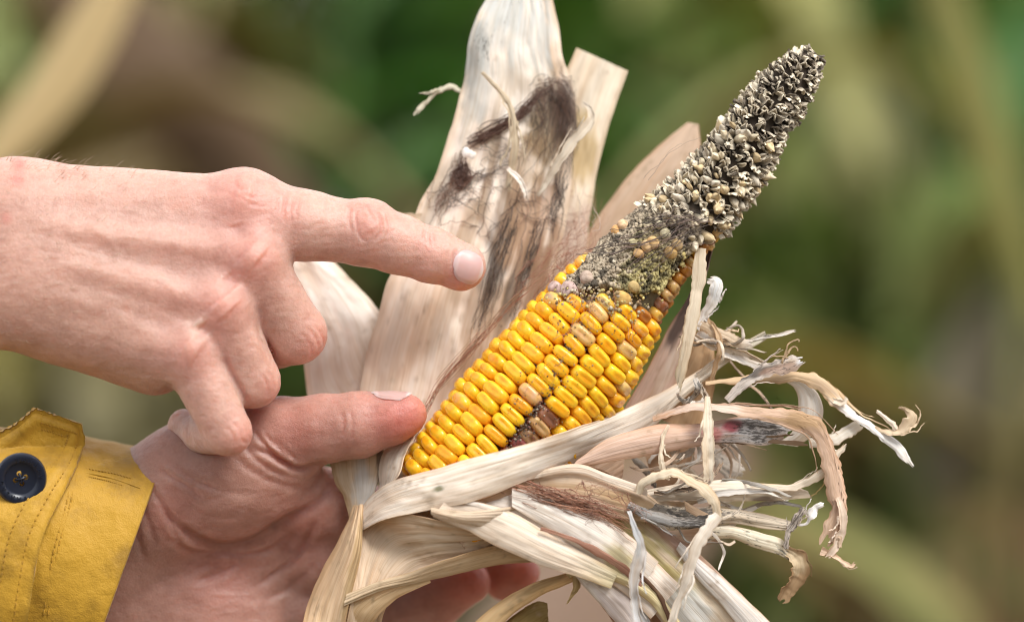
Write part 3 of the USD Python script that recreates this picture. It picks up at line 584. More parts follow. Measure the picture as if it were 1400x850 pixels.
def place(mesh, t, phi, r, spin, lean=0, roll=0):
    rd = math.cos(phi) * Cc + math.sin(phi) * B; tg = -math.sin(phi) * Cc + math.cos(phi) * B
    x = math.cos(spin) * tg + math.sin(spin) * A; y = -math.sin(spin) * tg + math.cos(spin) * A
    z = rd + lean * A + roll * tg; z /= np.linalg.norm(z); x = x - z * (x @ z); x /= np.linalg.norm(x); y = np.cross(z, x)
    return cob(t, phi, r) + mesh[:, :1] * x + mesh[:, 1:2] * y + mesh[:, 2:] * z
nk = 0; mould_spots = []
for j in range(ROWS):
    phi = (j + .5) / ROWS * 2 * np.pi + .10; phi = (phi + np.pi) % (2 * np.pi) - np.pi
    if abs(phi) > 1.95: continue
    off = rnd.uniform(0, 1); t = -98 + off * SP
    while t < 470:
        r = rad(t); w = 2 * np.pi * r / ROWS
        p = cob(t, phi, r); d, _ = polyd(p[None], fung); d = d[0]
        lim = float(np.interp(phi, [-1.0, -.7, -.4, -.1, .2, .4], [228, 240, 264, 274, 284, 292]))
        if phi > .45: lim = 300
        if phi > .85: lim = 450
        if phi < -1.2: lim = 290
        sp = SP * (1 if t < 220 else max(.72, r / 90))
        if t < lim and True:
            bad = t > 282 and phi > .5; dw = 26 * np.clip((p[1] - 530) / 40, 0, 1); near = d < dw and phi < .9; mid = d < 27 and phi < .9
            round_ = phi < -.75
            a, b, h = w * .49 * rnd.uniform(.91, 1.05), sp * (.63 if round_ else .60) * rnd.uniform(.86, 1.07), 22.0
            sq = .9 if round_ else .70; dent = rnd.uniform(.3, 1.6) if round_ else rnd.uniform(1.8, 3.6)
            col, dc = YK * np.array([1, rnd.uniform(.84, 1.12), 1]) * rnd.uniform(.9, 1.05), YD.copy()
            rr = r - 20 + rnd.uniform(-2.0, 1.6)
            if near:
                col = np.array(random.Random(nk).choice([(.34, .14, .08), (.46, .26, .14), (.26, .07, .06), (.54, .32, .15)])); dc = col * .6; rr -= rnd.uniform(2, 7); a *= .9; dent = rnd.uniform(3, 6)
                mould_spots.append((t, phi))
            elif mid and rnd.random() < .2: col = np.array([.72, .42, .16]); dc = np.array([.6, .32, .12])
            elif rnd.random() < (.015 if t < 130 else .07): col = np.array([.74, .45, .16]); dc = np.array([.6, .34, .14])
            if bad: col = np.array(random.Random(nk + 9).choice([(.62, .27, .03), (.42, .17, .03), (.55, .33, .14), (.22, .08, .03), (.66, .36, .06)])); dc = col * .75; a *= .92; h = 14
            if t > lim - 14 and not bad: col = col * .75 + np.array([.40, .28, .20]) * .25; dc = np.array([.42, .30, .2])
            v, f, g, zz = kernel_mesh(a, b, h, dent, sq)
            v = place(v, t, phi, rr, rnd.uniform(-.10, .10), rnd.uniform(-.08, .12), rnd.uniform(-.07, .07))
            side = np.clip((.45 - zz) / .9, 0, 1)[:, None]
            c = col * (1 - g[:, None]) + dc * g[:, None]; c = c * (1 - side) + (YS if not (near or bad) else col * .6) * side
            if rnd.random() < .12 and not near:     # mouldy fleck on one shoulder
                q = np.clip(fbm(v * .16, 3, nk) * 2.6 - 1.3, 0, 1)[:, None] * .6; c = c * (1 - q) + np.array([.55, .42, .33]) * q
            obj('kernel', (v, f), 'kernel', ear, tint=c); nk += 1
        t += sp * rnd.uniform(.97, 1.03)
print('kernels', nk)

# crumbs of mould, chewed kernels, chaff
ico1 = trimesh.creation.icosphere(1); ico2 = trimesh.creation.icosphere(2)
def crumb(t, phi, r, s, col, seed, flat=1.0, mesh=ico1):
    v = mesh.vertices * np.array([1, 1, flat]) * s; v = v * (1 + 1.1 * (noise(mesh.vertices * 1.7 + seed * 3.1)[:, None] - .5))
    return place(v, t, phi, r, rnd.uniform(0, 6.3)), mesh.faces, np.asarray(col)
parts = []
OLV, WHI, GRY, BLK = np.array([.68, .56, .24]), np.array([.78, .68, .52]), np.array([.42, .34, .24]), np.array([.05, .042, .036])
tg, pg = np.linspace(238, 440, 240), np.linspace(-1.75, 1.12, 200); Gm = np.zeros((240, 200, 3))
for i, t in enumerate(tg):
    for j, p in enumerate(pg): Gm[i, j] = cob(t, p, rad(t))
lum, fine, f3 = fbm(Gm * .055, 3, 8), 1.6 * np.abs(fbm(Gm * .22, 3, 9) - .5) * 2 - .1, fbm(Gm * .10, 4, 12); fine = 1 - fine
UU = pg[None] + .006 * (tg[:, None] - 320) + 1.6 * (f3 - .5)
lowlim = np.interp(pg, [-1.2, -.7, -.4, -.1, .2, .4, .6], [236, 246, 272, 282, 292, 302, 316])
inb = np.clip((tg[:, None] - lowlim[None]) / 8, 0, 1) * np.clip((436 - tg[:, None]) / 14, 0, 1) * np.where(pg[None] > .72, np.clip((.95 - pg[None]) / .23, 0, 1) * .8, 1)
for i, t in enumerate(tg):
    for j, p in enumerate(pg): Gm[i, j] = cob(t, p, rad(t) - 24 + inb[i, j] * (13 + 14 * (lum[i, j] - .5) + 8 * (fine[i, j] - .6)))
wo = np.clip((UU + .5) * 2.2, 0, 1)[..., None] * np.clip((395 - tg) / 40, 0, 1)[:, None, None]
Cm = (np.array([.44, .36, .26]) * (.3 + 1.4 * fine[..., None])) * (1 - wo) + wo * np.array([.54, .46, .21]) * (.5 + fine[..., None])
dk = np.clip((f3 - .49) * 7, 0, 1)[..., None] * .85; Cm = Cm * (1 - dk) + dk * np.array([.06, .05, .042]); Cm = Cm * (.4 + .6 * inb[..., None]) * .62
Vm, Fm, im = shell2(Gm, 2); obj('mould_crust', (Vm, Fm), 'crumb', ear, tint=Cm.reshape(-1, 3)[im], label='matted grey and olive crust of mould')
for k in range(1300):
    t = rnd.uniform(248, 425); phi = rnd.uniform(-1.7, .98)
    if phi > .55 and t > 310 and rnd.random() < .6: continue
    if t < float(np.interp(phi, [-1.2, -.7, -.4, -.1, .2, .4, .6], [238, 246, 270, 281, 290, 298, 312])): continue
    lump = fbm(cob(t, phi, rad(t))[None] * .055, 3, 8)[0]
    r = rad(t) - 12 + 13 * (lump - .5) + rnd.uniform(-2, 2.5)
    u = phi + .006 * (t - 320) + .8 * (fbm(np.array([[t * .025, phi * 2.5, 0]]), 3, 4)[0] - .5) * 2
    z = rnd.random(); s = rnd.uniform(.9, 2.5) * (1.6 if rnd.random() < .1 else 1)
    if u > -.5 and t < 395: col = OLV * rnd.uniform(.6, 1.2) if z < .76 else WHI * rnd.uniform(.5, .9) if z < .86 else np.array([.26, .19, .10])
    elif u > -.95: col = WHI * rnd.uniform(.5, 1.1) if z < .5 else GRY * rnd.uniform(.4, 1.1) if z < .85 else np.array([.30, .23, .16])
    else: col = GRY * rnd.uniform(.3, 1.1) if z < .65 else np.array([.32, .22, .19]) if z < .85 else WHI * .8
    if z > .89: col = BLK
    if t > 385 and z < .45: col = BLK * 1.6
    parts.append(crumb(t, phi, r, s, col, k, rnd.uniform(.5, 1.1)))
for k in range(800):  # rot along the furrow
    i = min(len(fung) - 2, int(rnd.random()**.7 * (len(fung) - 1))); f_ = rnd.random(); sg = 2.0 + 1.1 * i
    x = fung[i][0] * (1 - f_) + fung[i + 1][0] * f_ + rnd.gauss(0, sg); y = fung[i][1] * (1 - f_) + fung[i + 1][1] * f_ + rnd.gauss(0, sg)
    t = x * A[0] + y * A[1]; pp = x * B[0] + y * B[1] - cen_(t); r = rad(t)
    if abs(pp) >= r: continue
    col = np.array(rnd.choice([(.07, .05, .04), (.10, .07, .05), (.13, .10, .07), (.20, .16, .13), (.22, .09, .07), (.34, .28, .22)]))
    parts.append(crumb(t, math.asin(pp / r), r - rnd.uniform(2, 15), rnd.uniform(.6, 1.7), col, k))
for k in range(420):  # mould creeping over the first kernels
    if k > 240: break
    phi = rnd.uniform(-1.2, .6); t = float(np.interp(phi, [-1.0, -.7, -.4, -.1, .2, .4], [228, 240, 264, 274, 284, 292])) + rnd.uniform(-20, 12) - 10 * fbm(np.array([[phi * 9, 3, 1.0]]), 2, 3)[0]
    parts.append(crumb(t, phi, rad(t) - rnd.uniform(-1.5, 7), rnd.uniform(.8, 2.6), rnd.choice([OLV * .9, OLV * .6, WHI * .7, GRY, np.array([.22, .14, .08]), np.array([.40, .28, .15])]), k, .6))
for k in range(420):  # dust and specks lying on sound kernels near the rot
    t = rnd.uniform(60, 262); phi = rnd.uniform(-.9, .95); p = cob(t, phi, rad(t))
    if polyd(p[None], fung)[0][0] > 42 and t < 235: continue
    parts.append(crumb(t, phi, rad(t) + rnd.uniform(-2, 1.5), rnd.uniform(.5, 1.2), np.array(rnd.choice([(.10, .06, .04), (.2, .12, .06), (.35, .26, .18)])), k))
v, f, c = join(parts); obj('mould', (v, f), 'crumb', ear, tint=c, kind='stuff', label='white, olive and black crumbs of mould')
for (x, y, s, col) in [(846, 303, 8, (.74, .5, .3)), (838, 310, 8, (.78, .46, .2)), (882, 336, 8, (.74, .5, .26)), (891, 330, 9, (.72, .47, .22)), (872, 345, 7, (.66, .42, .2)), (908, 318, 8, (.66, .58, .38)), (918, 346, 9, (.62, .40, .16)), (926, 336, 8, (.60, .42, .22)), (798, 376, 10, (.5, .38, .3)), (772, 392, 13, (.5, .36, .32)), (752, 388, 11, (.56, .40, .36)), (850, 408, 11, (.58, .36, .12)), (866, 392, 8, (.55, .40, .18)), (900, 306, 7, (.7, .62, .42)), (862, 330, 6, (.62, .54, .32))]:
    t = x * A[0] + y * A[1]; pp = x * B[0] + y * B[1] - cen_(t); r = rad(t); phi = math.asin(np.clip(pp / r, -1, 1))
    v, f, g, zz = kernel_mesh(s * 1.15, s, 13, 1.0, .85, 14, 9); v = place(v, t, phi, r - 12, rnd.uniform(-.5, .5), rnd.uniform(-.2, .2), rnd.uniform(-.2, .2))
    c = np.asarray(col) * (.7 + .5 * fbm(v * .2, 3, int(x))[:, None]); obj('shrivelled_kernel', (v, f), 'crumb', ear, tint=c)

# shrunken pale kernels and chaff scales towards the tip
def scale_mesh(w, l, curl, n=5, m=5):
    u = np.linspace(0, 1, n); v = np.linspace(-1, 1, m)
    W = w * np.sin(np.pi * np.clip(.18 + .74 * u, 0, 1))**.8
    X = W[:, None] * v[None]; Z = (l * u)[:, None] + 0 * X; Y = curl * l * (u**2)[:, None] - .55 * w * (v**2)[None] * np.ones((n, 1))
    return shell(np.stack([X, Y, Z], -1), 1.5)
glumes = []
for k in range(940):
    t = rnd.uniform(395, 708); phi = rnd.uniform(-2.3, 2.3)
    if t < 440 and phi > .3: continue
    r = rad(t) - 15; sc = .95 if t < 640 else .72
    w, l = rnd.uniform(4.0, 8.4) * sc, rnd.uniform(10, 18) * sc
    v, f = scale_mesh(w, l, rnd.uniform(-.3, .55)); rot = rnd.uniform(-.7, .7)
    v = place(v, t, phi, max(r, 3), rot, rnd.uniform(-.35, .55), rnd.uniform(-.5, .5))
    dirt = rnd.random(); old = np.clip((t - 520) / 150, 0, 1)
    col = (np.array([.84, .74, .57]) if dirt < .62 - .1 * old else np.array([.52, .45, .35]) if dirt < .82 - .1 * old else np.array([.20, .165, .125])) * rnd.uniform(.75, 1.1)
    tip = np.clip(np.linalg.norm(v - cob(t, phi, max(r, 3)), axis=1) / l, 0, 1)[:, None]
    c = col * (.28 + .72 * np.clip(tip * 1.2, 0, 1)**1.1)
    glumes.append((-math.cos(phi) * r, l * w * max(.05, math.cos(phi)), v, f, c))
glumes.sort(key=lambda g: -g[1])
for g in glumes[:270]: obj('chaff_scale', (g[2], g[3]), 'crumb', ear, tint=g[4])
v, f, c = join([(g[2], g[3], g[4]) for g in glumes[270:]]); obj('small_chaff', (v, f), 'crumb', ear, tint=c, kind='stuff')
for k in range(95):
    t = rnd.uniform(402, 575); phi = rnd.uniform(-1.5, 1.4)
    s = rnd.uniform(5.0, 9.0); v, f, g, zz = kernel_mesh(s, s * rnd.uniform(.6, .95), s * 1.7, 0, .7, 10, 7, rnd.uniform(.1, .7))
    v = v * (1 + .5 * (noise(v * .16 + k * 2.3) - .5)[:, None])
    v = place(v, t, phi, rad(t) - 12, rnd.uniform(-1, 1), rnd.uniform(-.4, .6), rnd.uniform(-.5, .5))
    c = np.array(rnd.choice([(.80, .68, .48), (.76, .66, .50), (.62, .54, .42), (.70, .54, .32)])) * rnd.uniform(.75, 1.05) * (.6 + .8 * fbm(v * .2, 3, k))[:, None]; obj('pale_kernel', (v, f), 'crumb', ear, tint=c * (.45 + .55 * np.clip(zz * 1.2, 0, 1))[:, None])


# ------------------------------------------------------------------ husk leaves
TE = [-460, -380, -280, -200, -130, -53] + TT[2:]; RE = [32, 36, 44, 60, 84, 97] + RT[2:]
def on_ear(x, y, lift=0.0):
    """depth of the near side of the ear at a point of the grid, lifted towards the viewer"""
    t = x * A[0] + y * A[1]; p = x * B[0] + y * B[1] - cen_(t); r = np.interp(t, TE, RE); s = abs(p) / r
    return (-r * math.sqrt(1 - s * s) if s < 1 else 30 * min(s - 1, .6)) - lift
G0 = np.array([[cob(t, p, np.interp(t, TE, RE) - 26) for p in ph] for t in np.linspace(-455, -62, 40)])
obj('husk_base', (G0.reshape(-1, 3), tri(grid_faces(40, 40, True))), 'husk', ear, tint=np.tile([.40, .28, .18], (1600, 1)), uv=np.stack(np.meshgrid(np.linspace(0, 4, 40), np.linspace(0, 4, 40), indexing='ij'), -1).reshape(-1, 2))

WARM = np.array([1.06, 1.025, .995])
WH, CR, TN, PK, YE, BR, GY = (.80, .77, .73), (.77, .69, .57), (.60, .44, .28), (.70, .55, .47), (.70, .52, .28), (.34, .20, .11), (.60, .57, .52)
def fix(p, dep):
    out = []
    for q in p:
        if len(q) > 2: out.append(q[:3])
        elif dep[0] == 'ear': out.append((q[0], q[1], on_ear(q[0], q[1], dep[1])))
        else: out.append((q[0], q[1], None))
    if any(o[2] is None for o in out):
        n = len(out); out = [(o[0], o[1], dep[0] + (dep[1] - dep[0]) * i / (n - 1)) if o[2] is None else o for i, o in enumerate(out)]
    return out
def finish(name, Gd, base, m, stains, tip, root, seed, thick, ridge, crinkle, mould, label, kind=None):
    n = Gd.shape[0]; wid = np.linalg.norm(np.diff(Gd, axis=1), axis=-1).sum(1).mean(); le = np.r_[0, np.cumsum(np.linalg.norm(np.diff(Gd.mean(1), axis=0), axis=1))]
    u = le[:, None] * np.ones((1, m)); v = np.linspace(0, wid, m)[None] * np.ones((n, 1))
    du, dv = np.gradient(Gd, axis=0), np.gradient(Gd, axis=1); N = np.cross(du, dv); N /= np.maximum(np.linalg.norm(N, axis=-1, keepdims=True), 1e-9)
    S = np.stack([u * .006, v * .26, 0 * u + seed], -1)
    h = ridge * 1.5 * (fbm(S, 3, seed) - .5) + crinkle * 2 * (fbm(np.stack([u * .018, v * .04, 0 * u + seed], -1), 3, seed + 1) - .5)
    Gd = Gd + N * h[..., None]
    c = np.asarray(base) * WARM * (.86 + .28 * fbm(np.stack([u * .004, v * .10, 0 * u + 7], -1), 3, seed + 2))[..., None]
    c = c * (1 - .3 * np.clip(fbm(np.stack([u * .012, v * .05, 0 * u + 3], -1), 3, seed + 5)[..., None] * 3 - 1.6, 0, 1) * np.array([.4, .7, 1]))
    f = (u / le[-1])[..., None]
    if tip is not None: k = np.clip((f - .72) / .28, 0, 1)**1.4 * .8; c = c * (1 - k) + np.asarray(tip) * k
    if root is not None: k = np.clip((.3 - f) / .3, 0, 1) * .7; c = c * (1 - k) + np.asarray(root) * k
    ve = np.minimum(v, wid - v) / max(wid, 1e-6); eg = np.clip(1 - ve / (.05 + .16 * fbm(np.stack([u * .03, 0 * v, 0 * u + seed], -1), 3, seed + 9)), 0, 1)[..., None] * (.55 if wid > 25 else .3)
    c = c * (1 - eg) + eg * c * np.array([.72, .58, .42]); spot = np.clip(fbm(Gd * .10 + seed, 4, seed + 11) * 5 - 3.15, 0, 1)[..., None] * .6; c = c * (1 - spot) + spot * np.array([.36, .25, .15])
    mo = np.full(Gd.shape[:2], 1.0 if mould else 0.0)
    for (x, y, rx, ry, rot, col, s, *am) in stains or ():
        dx, dy = Gd[..., 0] - x, Gd[..., 1] - y; co, si = math.cos(rot), math.sin(rot); a, b = (co * dx + si * dy) / rx, (-si * dx + co * dy) / ry
        e = 1.25 - np.sqrt(a * a + b * b) + 1.3 * (fbm(Gd * .045, 4, seed + 3) - .5) + 1.5 * (fbm(np.stack([u * .012, v * .11, 0 * u + seed], -1), 3, seed + 6) - .5); w = np.clip(e * 1.8, 0, 1)[..., None] * s; c = c * (1 - w) + np.asarray(col) * w
        if am: mo = np.maximum(mo, np.clip(e * 1.5, 0, 1) * am[0])
    GRIDS.append(Gd)
    V, F, ix = shell2(Gd, thick); uv = np.stack([u / 100, v / 100], -1).reshape(-1, 2) + seed * .37
    return obj(name, (V, F), 'husk', ear, uv=uv[ix], tint=c.reshape(-1, 3)[ix], mould=mo.ravel()[ix], label=label, kind=kind)
seed_ = [0]; GRIDS = []
def leaf(L, R, base, dep=(0, 0), bulge=0, ridge=1.0, crinkle=2.5, rag=0.0, n=56, m=28, stains=None, tip=None, root=None, mould=False, thick=1.6, label=None, name='husk_leaf', edge=0.02):
    seed_[0] += 1; sd = seed_[0]; L2, R2 = spline_par(fix(L, dep), n), spline_par(fix(R, dep), n)
    v = np.linspace(0, 1, m); u = np.linspace(0, 1, n)
    vv = v[None] + edge * 2 * (fbm(np.stack([u * 9, 0 * u, 0 * u + sd], -1), 3, sd)[:, None] - .5) * (2 * v[None] - 1)
    Gd = L2[:, None] * (1 - vv)[..., None] + R2[:, None] * vv[..., None]
    Gd[..., 2] -= bulge * (1 - (2 * v[None] - 1)**2) * np.sin(np.pi * np.clip(u * .85 + .12, 0, 1))[:, None]
    if rag:
        rg = rag * fbm(np.stack([v * 7, 0 * v, 0 * v + sd * 3], -1), 4, sd)
        for j in range(m):
            for k in range(3): Gd[:, j, k] = np.interp(u * (1 - rg[j]), u, Gd[:, j, k])
    return finish(name, Gd, base, m, stains, tip, root, sd, thick, ridge, crinkle, mould, label)
def strip(P, base, cup=.25, twist=(0,), ridge=1.1, crinkle=2.0, n=80, m=11, stains=None, tip=None, root=None, mould=False, thick=.8, rag=.10, label=None, name='husk_strip', dep=None):
    """a narrow torn strip: P = (right, down, depth, width); twist in degrees along it"""
    seed_[0] += 1; sd = seed_[0]
    S = spline(P, n); C = S[:, :3]; W = np.maximum(S[:, 3], 1.0); T = np.gradient(C, axis=0); T /= np.linalg.norm(T, axis=1, keepdims=True)
    s0 = np.cross(T, [0, 0, 1.]); s0 /= np.maximum(np.linalg.norm(s0, axis=1, keepdims=True), 1e-6)
    for i in range(1, n):
        if s0[i] @ s0[i - 1] < 0: s0[i] *= -1
    s1 = np.cross(s0, T); tw = np.radians(np.interp(np.linspace(0, 1, n), np.linspace(0, 1, len(twist)), twist))
    a = np.cos(tw)[:, None] * s0 + np.sin(tw)[:, None] * s1; b = np.cross(a, T); v = np.linspace(-.5, .5, m)
    cup = cup * (.5 if sd % 3 else -.5); ul = np.linspace(0, len(P) * 5, n)
    W = W * (.58 + .60 * fbm(np.stack([ul * .5, np.zeros(n), np.zeros(n) + sd], -1), 4, sd)); jag = [(fbm(np.stack([ul * 1.3, np.zeros(n) + e, np.zeros(n) + sd], -1), 3, sd) - .5) * .45 for e in (5, 9)]
    vj = v[None] + np.where(v > 0, v * 2, 0)[None] * jag[0][:, None] * .5 + np.where(v < 0, -v * 2, 0)[None] * jag[1][:, None] * .5
    C = C + 3.0 * np.stack([fbm(np.stack([ul * .35, np.zeros(n) + 30 * e, np.zeros(n) + sd], -1), 3, sd + 40) - .5 for e in range(3)], 1)
    Gd = C[:, None] + (W[:, None] * vj)[..., None] * a[:, None] + (W[:, None] * cup * ((v[None]**2 * 4 - .5) if sd % 4 else (np.abs(v[None]) * 3.4 - .8)))[..., None] * b[:, None]
    if rag:
        rg = rag * noise(np.stack([v * 9, 0 * v, 0 * v + sd * 3], -1), sd); u = np.linspace(0, 1, n)
        for j in range(m):
            for k in range(3): Gd[:, j, k] = np.interp(u * (1 - rg[j]), u, Gd[:, j, k])
    out = finish(name, Gd, base, m, stains, tip, root, sd, thick, ridge, crinkle, mould, label)
    if name == 'husk_strip' and n > 30:        # fibres splitting off its edges
        r = random.Random(sd * 7)
        for q in range(r.choice([1, 2, 2, 3])):
            i0 = int(n * r.uniform(.15, .6)); i1 = min(n - 1, i0 + int(n * r.uniform(.2, .4))); e = r.choice([0, m - 1]); K = np.linspace(i0, i1, 5).astype(int); far = r.uniform(3, 14) * (1 if e else -1)
            Q = [tuple(Gd[kk, e] + a[kk] * far * (h / 4)**1.6 + np.array([0, 0, -r.uniform(0, 5) * h / 4])) + (r.uniform(2.2, 4.2) * (1 - .16 * h),) for h, kk in enumerate(K)]
            strip(Q, np.asarray(base) * r.uniform(.8, 1.05), name='husk_shred', n=24, m=4, twist=(0, r.uniform(-70, 70)), thick=.7)
    return out

DK, DB, RB = (.055, .045, .04), (.14, .075, .045), (.34, .18, .10)
# behind the cob
TALL = leaf([(540, 655), (500, 600), (495, 540), (505, 470), (527, 390), (556, 330), (578, 275), (602, 222), (620, 165), (632, 110), (640, 60), (655, 15), (676, -18)],
     [(650, 640), (680, 590), (712, 530), (735, 460), (752, 400), (768, 330), (778, 262), (786, 200), (788, 150), (782, 108), (768, 72), (764, 35), (752, -12)],
     (.90, .83, .75), (52, 92), bulge=14, ridge=1.6, crinkle=5, n=120, m=70, edge=.03, rag=.03, label='tall pale husk leaf behind the cob, stained brown and hung with silk',
     stains=[(640, 560, 60, 30, 1.2, (.62, .42, .28), .5), (655, 430, 26, 75, .25, (.44, .29, .18), .7, .3), (715, 330, 14, 90, .25, (.50, .32, .2), .6), (640, 150, 14, 70, .2, (.52, .46, .38), .6, .7), (690, 120, 50, 60, .1, (.80, .76, .70), .5, .4), (682, 345, 17, 85, .25, (.12, .095, .08), .8, .8), (706, 385, 9, 85, .3, (.13, .10, .075), .8, .6), (745, 180, 34, 62, .1, (.25, .17, .09), .9, .8), (768, 150, 16, 45, .1, (.10, .06, .045), .8), (720, 230, 30, 60, .2, (.45, .31, .18), .6),
             (730, 310, 34, 60, .2, (.58, .37, .24), .7), (630, 330, 14, 60, .3, (.46, .33, .2), .5), (600, 270, 14, 60, .35, (.42, .34, .25), .55), (668, 250, 6, 80, .2, (.36, .24, .15), .7, .4), (640, 330, 20, 60, .35, (.56, .42, .29), .6, .3), (700, 300, 20, 60, .25, (.46, .30, .19), .6, .5), (720, 420, 20, 60, .3, (.52, .34, .22), .6), (670, 480, 30, 40, .4, (.62, .45, .31), .55), (700, 100, 40, 30, .1, (.60, .52, .42), .5, .5), (655, 110, 20, 60, .2, (.50, .48, .44), .55, .6), (690, 15, 50, 26, 0, (.74, .76, .75), .6, .7), (735, 370, 10, 80, .3, (.34, .20, .12), .7), (625, 500, 30, 60, .5, (.66, .50, .38), .5), (650, 60, 8, 50, .2, (.30, .30, .28), .55), (672, 180, 6, 60, .2, (.55, .42, .3), .6), (610, 420, 12, 90, .3, (.74, .60, .47), .5), (742, 60, 10, 40, 0, (.42, .40, .36), .5), (765, 90, 14, 12, 0, (.5, .36, .24), .6), (690, 40, 60, 50, 0, (.66, .68, .66), .55, .5), (650, 80, 12, 60, .2, (.35, .35, .33), .5), (720, 120, 40, 20, .2, (.62, .50, .38), .5)], mould=False)
leaf([(690, 560), (702, 480), (712, 400), (728, 300), (748, 200), (766, 120), (789, 66)], [(790, 450), (800, 380), (802, 330), (812, 262), (826, 195), (842, 145), (858, 97)], (.80, .72, .60), (112, 118), bulge=8, ridge=1.1, crinkle=4, n=70, m=30,
     stains=[(795, 210, 26, 50, .1, (.64, .46, .20), .7), (790, 320, 22, 60, .2, (.74, .58, .50), .6), (765, 250, 9, 70, .15, (.20, .12, .08), .75)], label='pale husk leaf with a square torn end and a yellow stain')
leaf([(765, 490), (782, 400), (802, 325), (845, 258), (895, 205), (940, 168)], [(900, 440), (905, 360), (930, 290), (948, 245), (958, 205), (955, 170)], (.66, .51, .39), (112, 130), bulge=10, ridge=.9, crinkle=3, stains=[(880, 300, 90, 26, -.9, (.52, .36, .23), .5)], label='tan pointed husk leaf behind the cob')
leaf([(560, 680), (480, 620), (428, 560), (414, 490), (396, 420), (372, 352)], [(620, 620), (565, 540), (532, 455), (517, 424), (485, 388), (440, 340)], (.90, .87, .83), (80, 105), bulge=10, ridge=.8, crinkle=5, stains=[(470, 500, 30, 60, .5, (.72, .60, .48), .4)], label='white husk leaf between the hands')
BACK = np.vstack([g.reshape(-1, 3) for g in GRIDS[:2]])
# collar at the left of the kernels
leaf([(572, 583), (548, 600), (524, 618), (516, 645), (518, 664), (516, 676)], [(580, 574), (566, 598), (554, 622), (548, 645), (540, 658), (530, 672)], (.74, .68, .60), ('ear', 8), bulge=3, ridge=1.5, crinkle=2.5, label='short husk collar beside the thumb')
leaf([(450, 628), (457, 655), (470, 682), (478, 712), (482, 745)], [(526, 606), (522, 640), (514, 668), (500, 692), (490, 745)], (.64, .52, .38), ('ear', 9), bulge=4, ridge=2.2, crinkle=4, stains=[(500, 660, 14, 32, -.1, (.60, .58, .56), .8), (468, 690, 8, 40, -.3, (.50, .33, .18), .7), (520, 650, 5, 34, 0, (.12, .08, .06), .8)])
leaf([(484, 690), (470, 728), (440, 780), (421, 825), (408, 880), (400, 930)], [(496, 690), (494, 750), (484, 800), (472, 850), (464, 900), (458, 940)], (.74, .56, .37), ("ear", 14), bulge=8, ridge=2.2, crinkle=3, tip=YE, stains=[(486, 770, 7, 80, .25, (.50, .34, .16), .7)])
# base wrap
leaf([(455, 930), (472, 850), (482, 800), (488, 745), (500, 706), (540, 698), (590, 708), (640, 720), (678, 727)], [(520, 950), (518, 880), (525, 835), (548, 805), (578, 786), (612, 774), (648, 764), (672, 750), (688, 736)], (.74, .60, .45), ('ear', 8), bulge=6, ridge=2.6, crinkle=5, n=80, m=44, stains=[(560, 745, 70, 14, .1, (.62, .47, .32), .5)])
leaf([(474, 812), (515, 795), (560, 782), (615, 763), (668, 748), (702, 744), (738, 762)], [(470, 828), (518, 808), (566, 798), (625, 783), (680, 771), (705, 769), (737, 767)], (.70, .57, .40), ('ear', 16), bulge=4, ridge=2.0, crinkle=2)
leaf([(452, 900), (466, 850), (478, 822), (520, 800), (584, 788)], [(486, 930), (500, 880), (512, 845), (545, 815), (588, 793)], (.76, .58, .36), ("ear", 11), bulge=6, ridge=2.4, crinkle=3)
leaf([(600, 700), (650, 684), (720, 656), (790, 632), (856, 604)], [(640, 760), (680, 752), (720, 740), (770, 715), (850, 660)], (.66, .50, .38), ('ear', 4), bulge=2, ridge=1.6, crinkle=4)
# main band in front of the kernels
leaf([(484, 712), (505, 684), (530, 662), (562, 649), (620, 633), (700, 612), (780, 588), (850, 562), (905, 536), (950, 510), (1000, 480), (1046, 453)],
     [(488, 730), (520, 712), (560, 702), (600, 694), (650, 684), (720, 657), (790, 629), (850, 606), (886, 588), (930, 548), (985, 501), (1049, 462)],
     (.90, .84, .75), ('ear', 12), bulge=9, ridge=.9, crinkle=3.5, n=110, m=40, tip=(.58, .54, .42), stains=[(600, 668, 6, 3, -.3, (.2, .2, .08), .8), (800, 610, 80, 20, -.35, (.84, .80, .74), .5)], label='broad cream husk band wrapped under the kernels')
leaf([(589, 694), (640, 700), (690, 694), (720, 690), (760, 700)], [(590, 702), (620, 712), (660, 720), (690, 735), (740, 760)], (.74, .63, .50), ('ear', 20), bulge=4, ridge=1.8, crinkle=3)
# bundle of leaves sweeping to the lower right
leaf([(600, 660), (700, 640), (800, 632), (880, 680), (950, 750), (1010, 830), (1060, 900)], [(640, 720), (740, 760), (800, 800), (830, 840), (860, 890), (880, 930), (900, 960)], (.46, .29, .20), (-45, 30), ridge=1.5, crinkle=6, n=70, m=40, label='brownish inner husk leaf at the back of the torn bundle')
leaf([(800, 650), (870, 690), (930, 738), (985, 783), (1058, 853), (1100, 900)], [(760, 690), (820, 745), (860, 790), (895, 835), (930, 890), (950, 940)], (.74, .64, .50), (-30, 0), bulge=16, ridge=2.2, crinkle=6, n=70, m=40, mould=False,
     stains=[(860, 740, 90, 30, .75, (.66, .56, .24), .75), (925, 790, 40, 18, .75, (.60, .50, .16), .6), (945, 755, 90, 11, .72, (.58, .36, .29), .8), (890, 760, 50, 5, .8, (.36, .32, .10), .6), (940, 830, 50, 28, .7, (.66, .66, .64), .8)], label='wide husk leaf with yellow-green mould at the lower right')
leaf([(930, 740), (960, 768), (1005, 805), (1060, 858), (1090, 900)], [(925, 750), (950, 785), (985, 825), (1020, 870), (1050, 920)], (.74, .72, .70), (-30, -22), bulge=5, ridge=.9, crinkle=2)
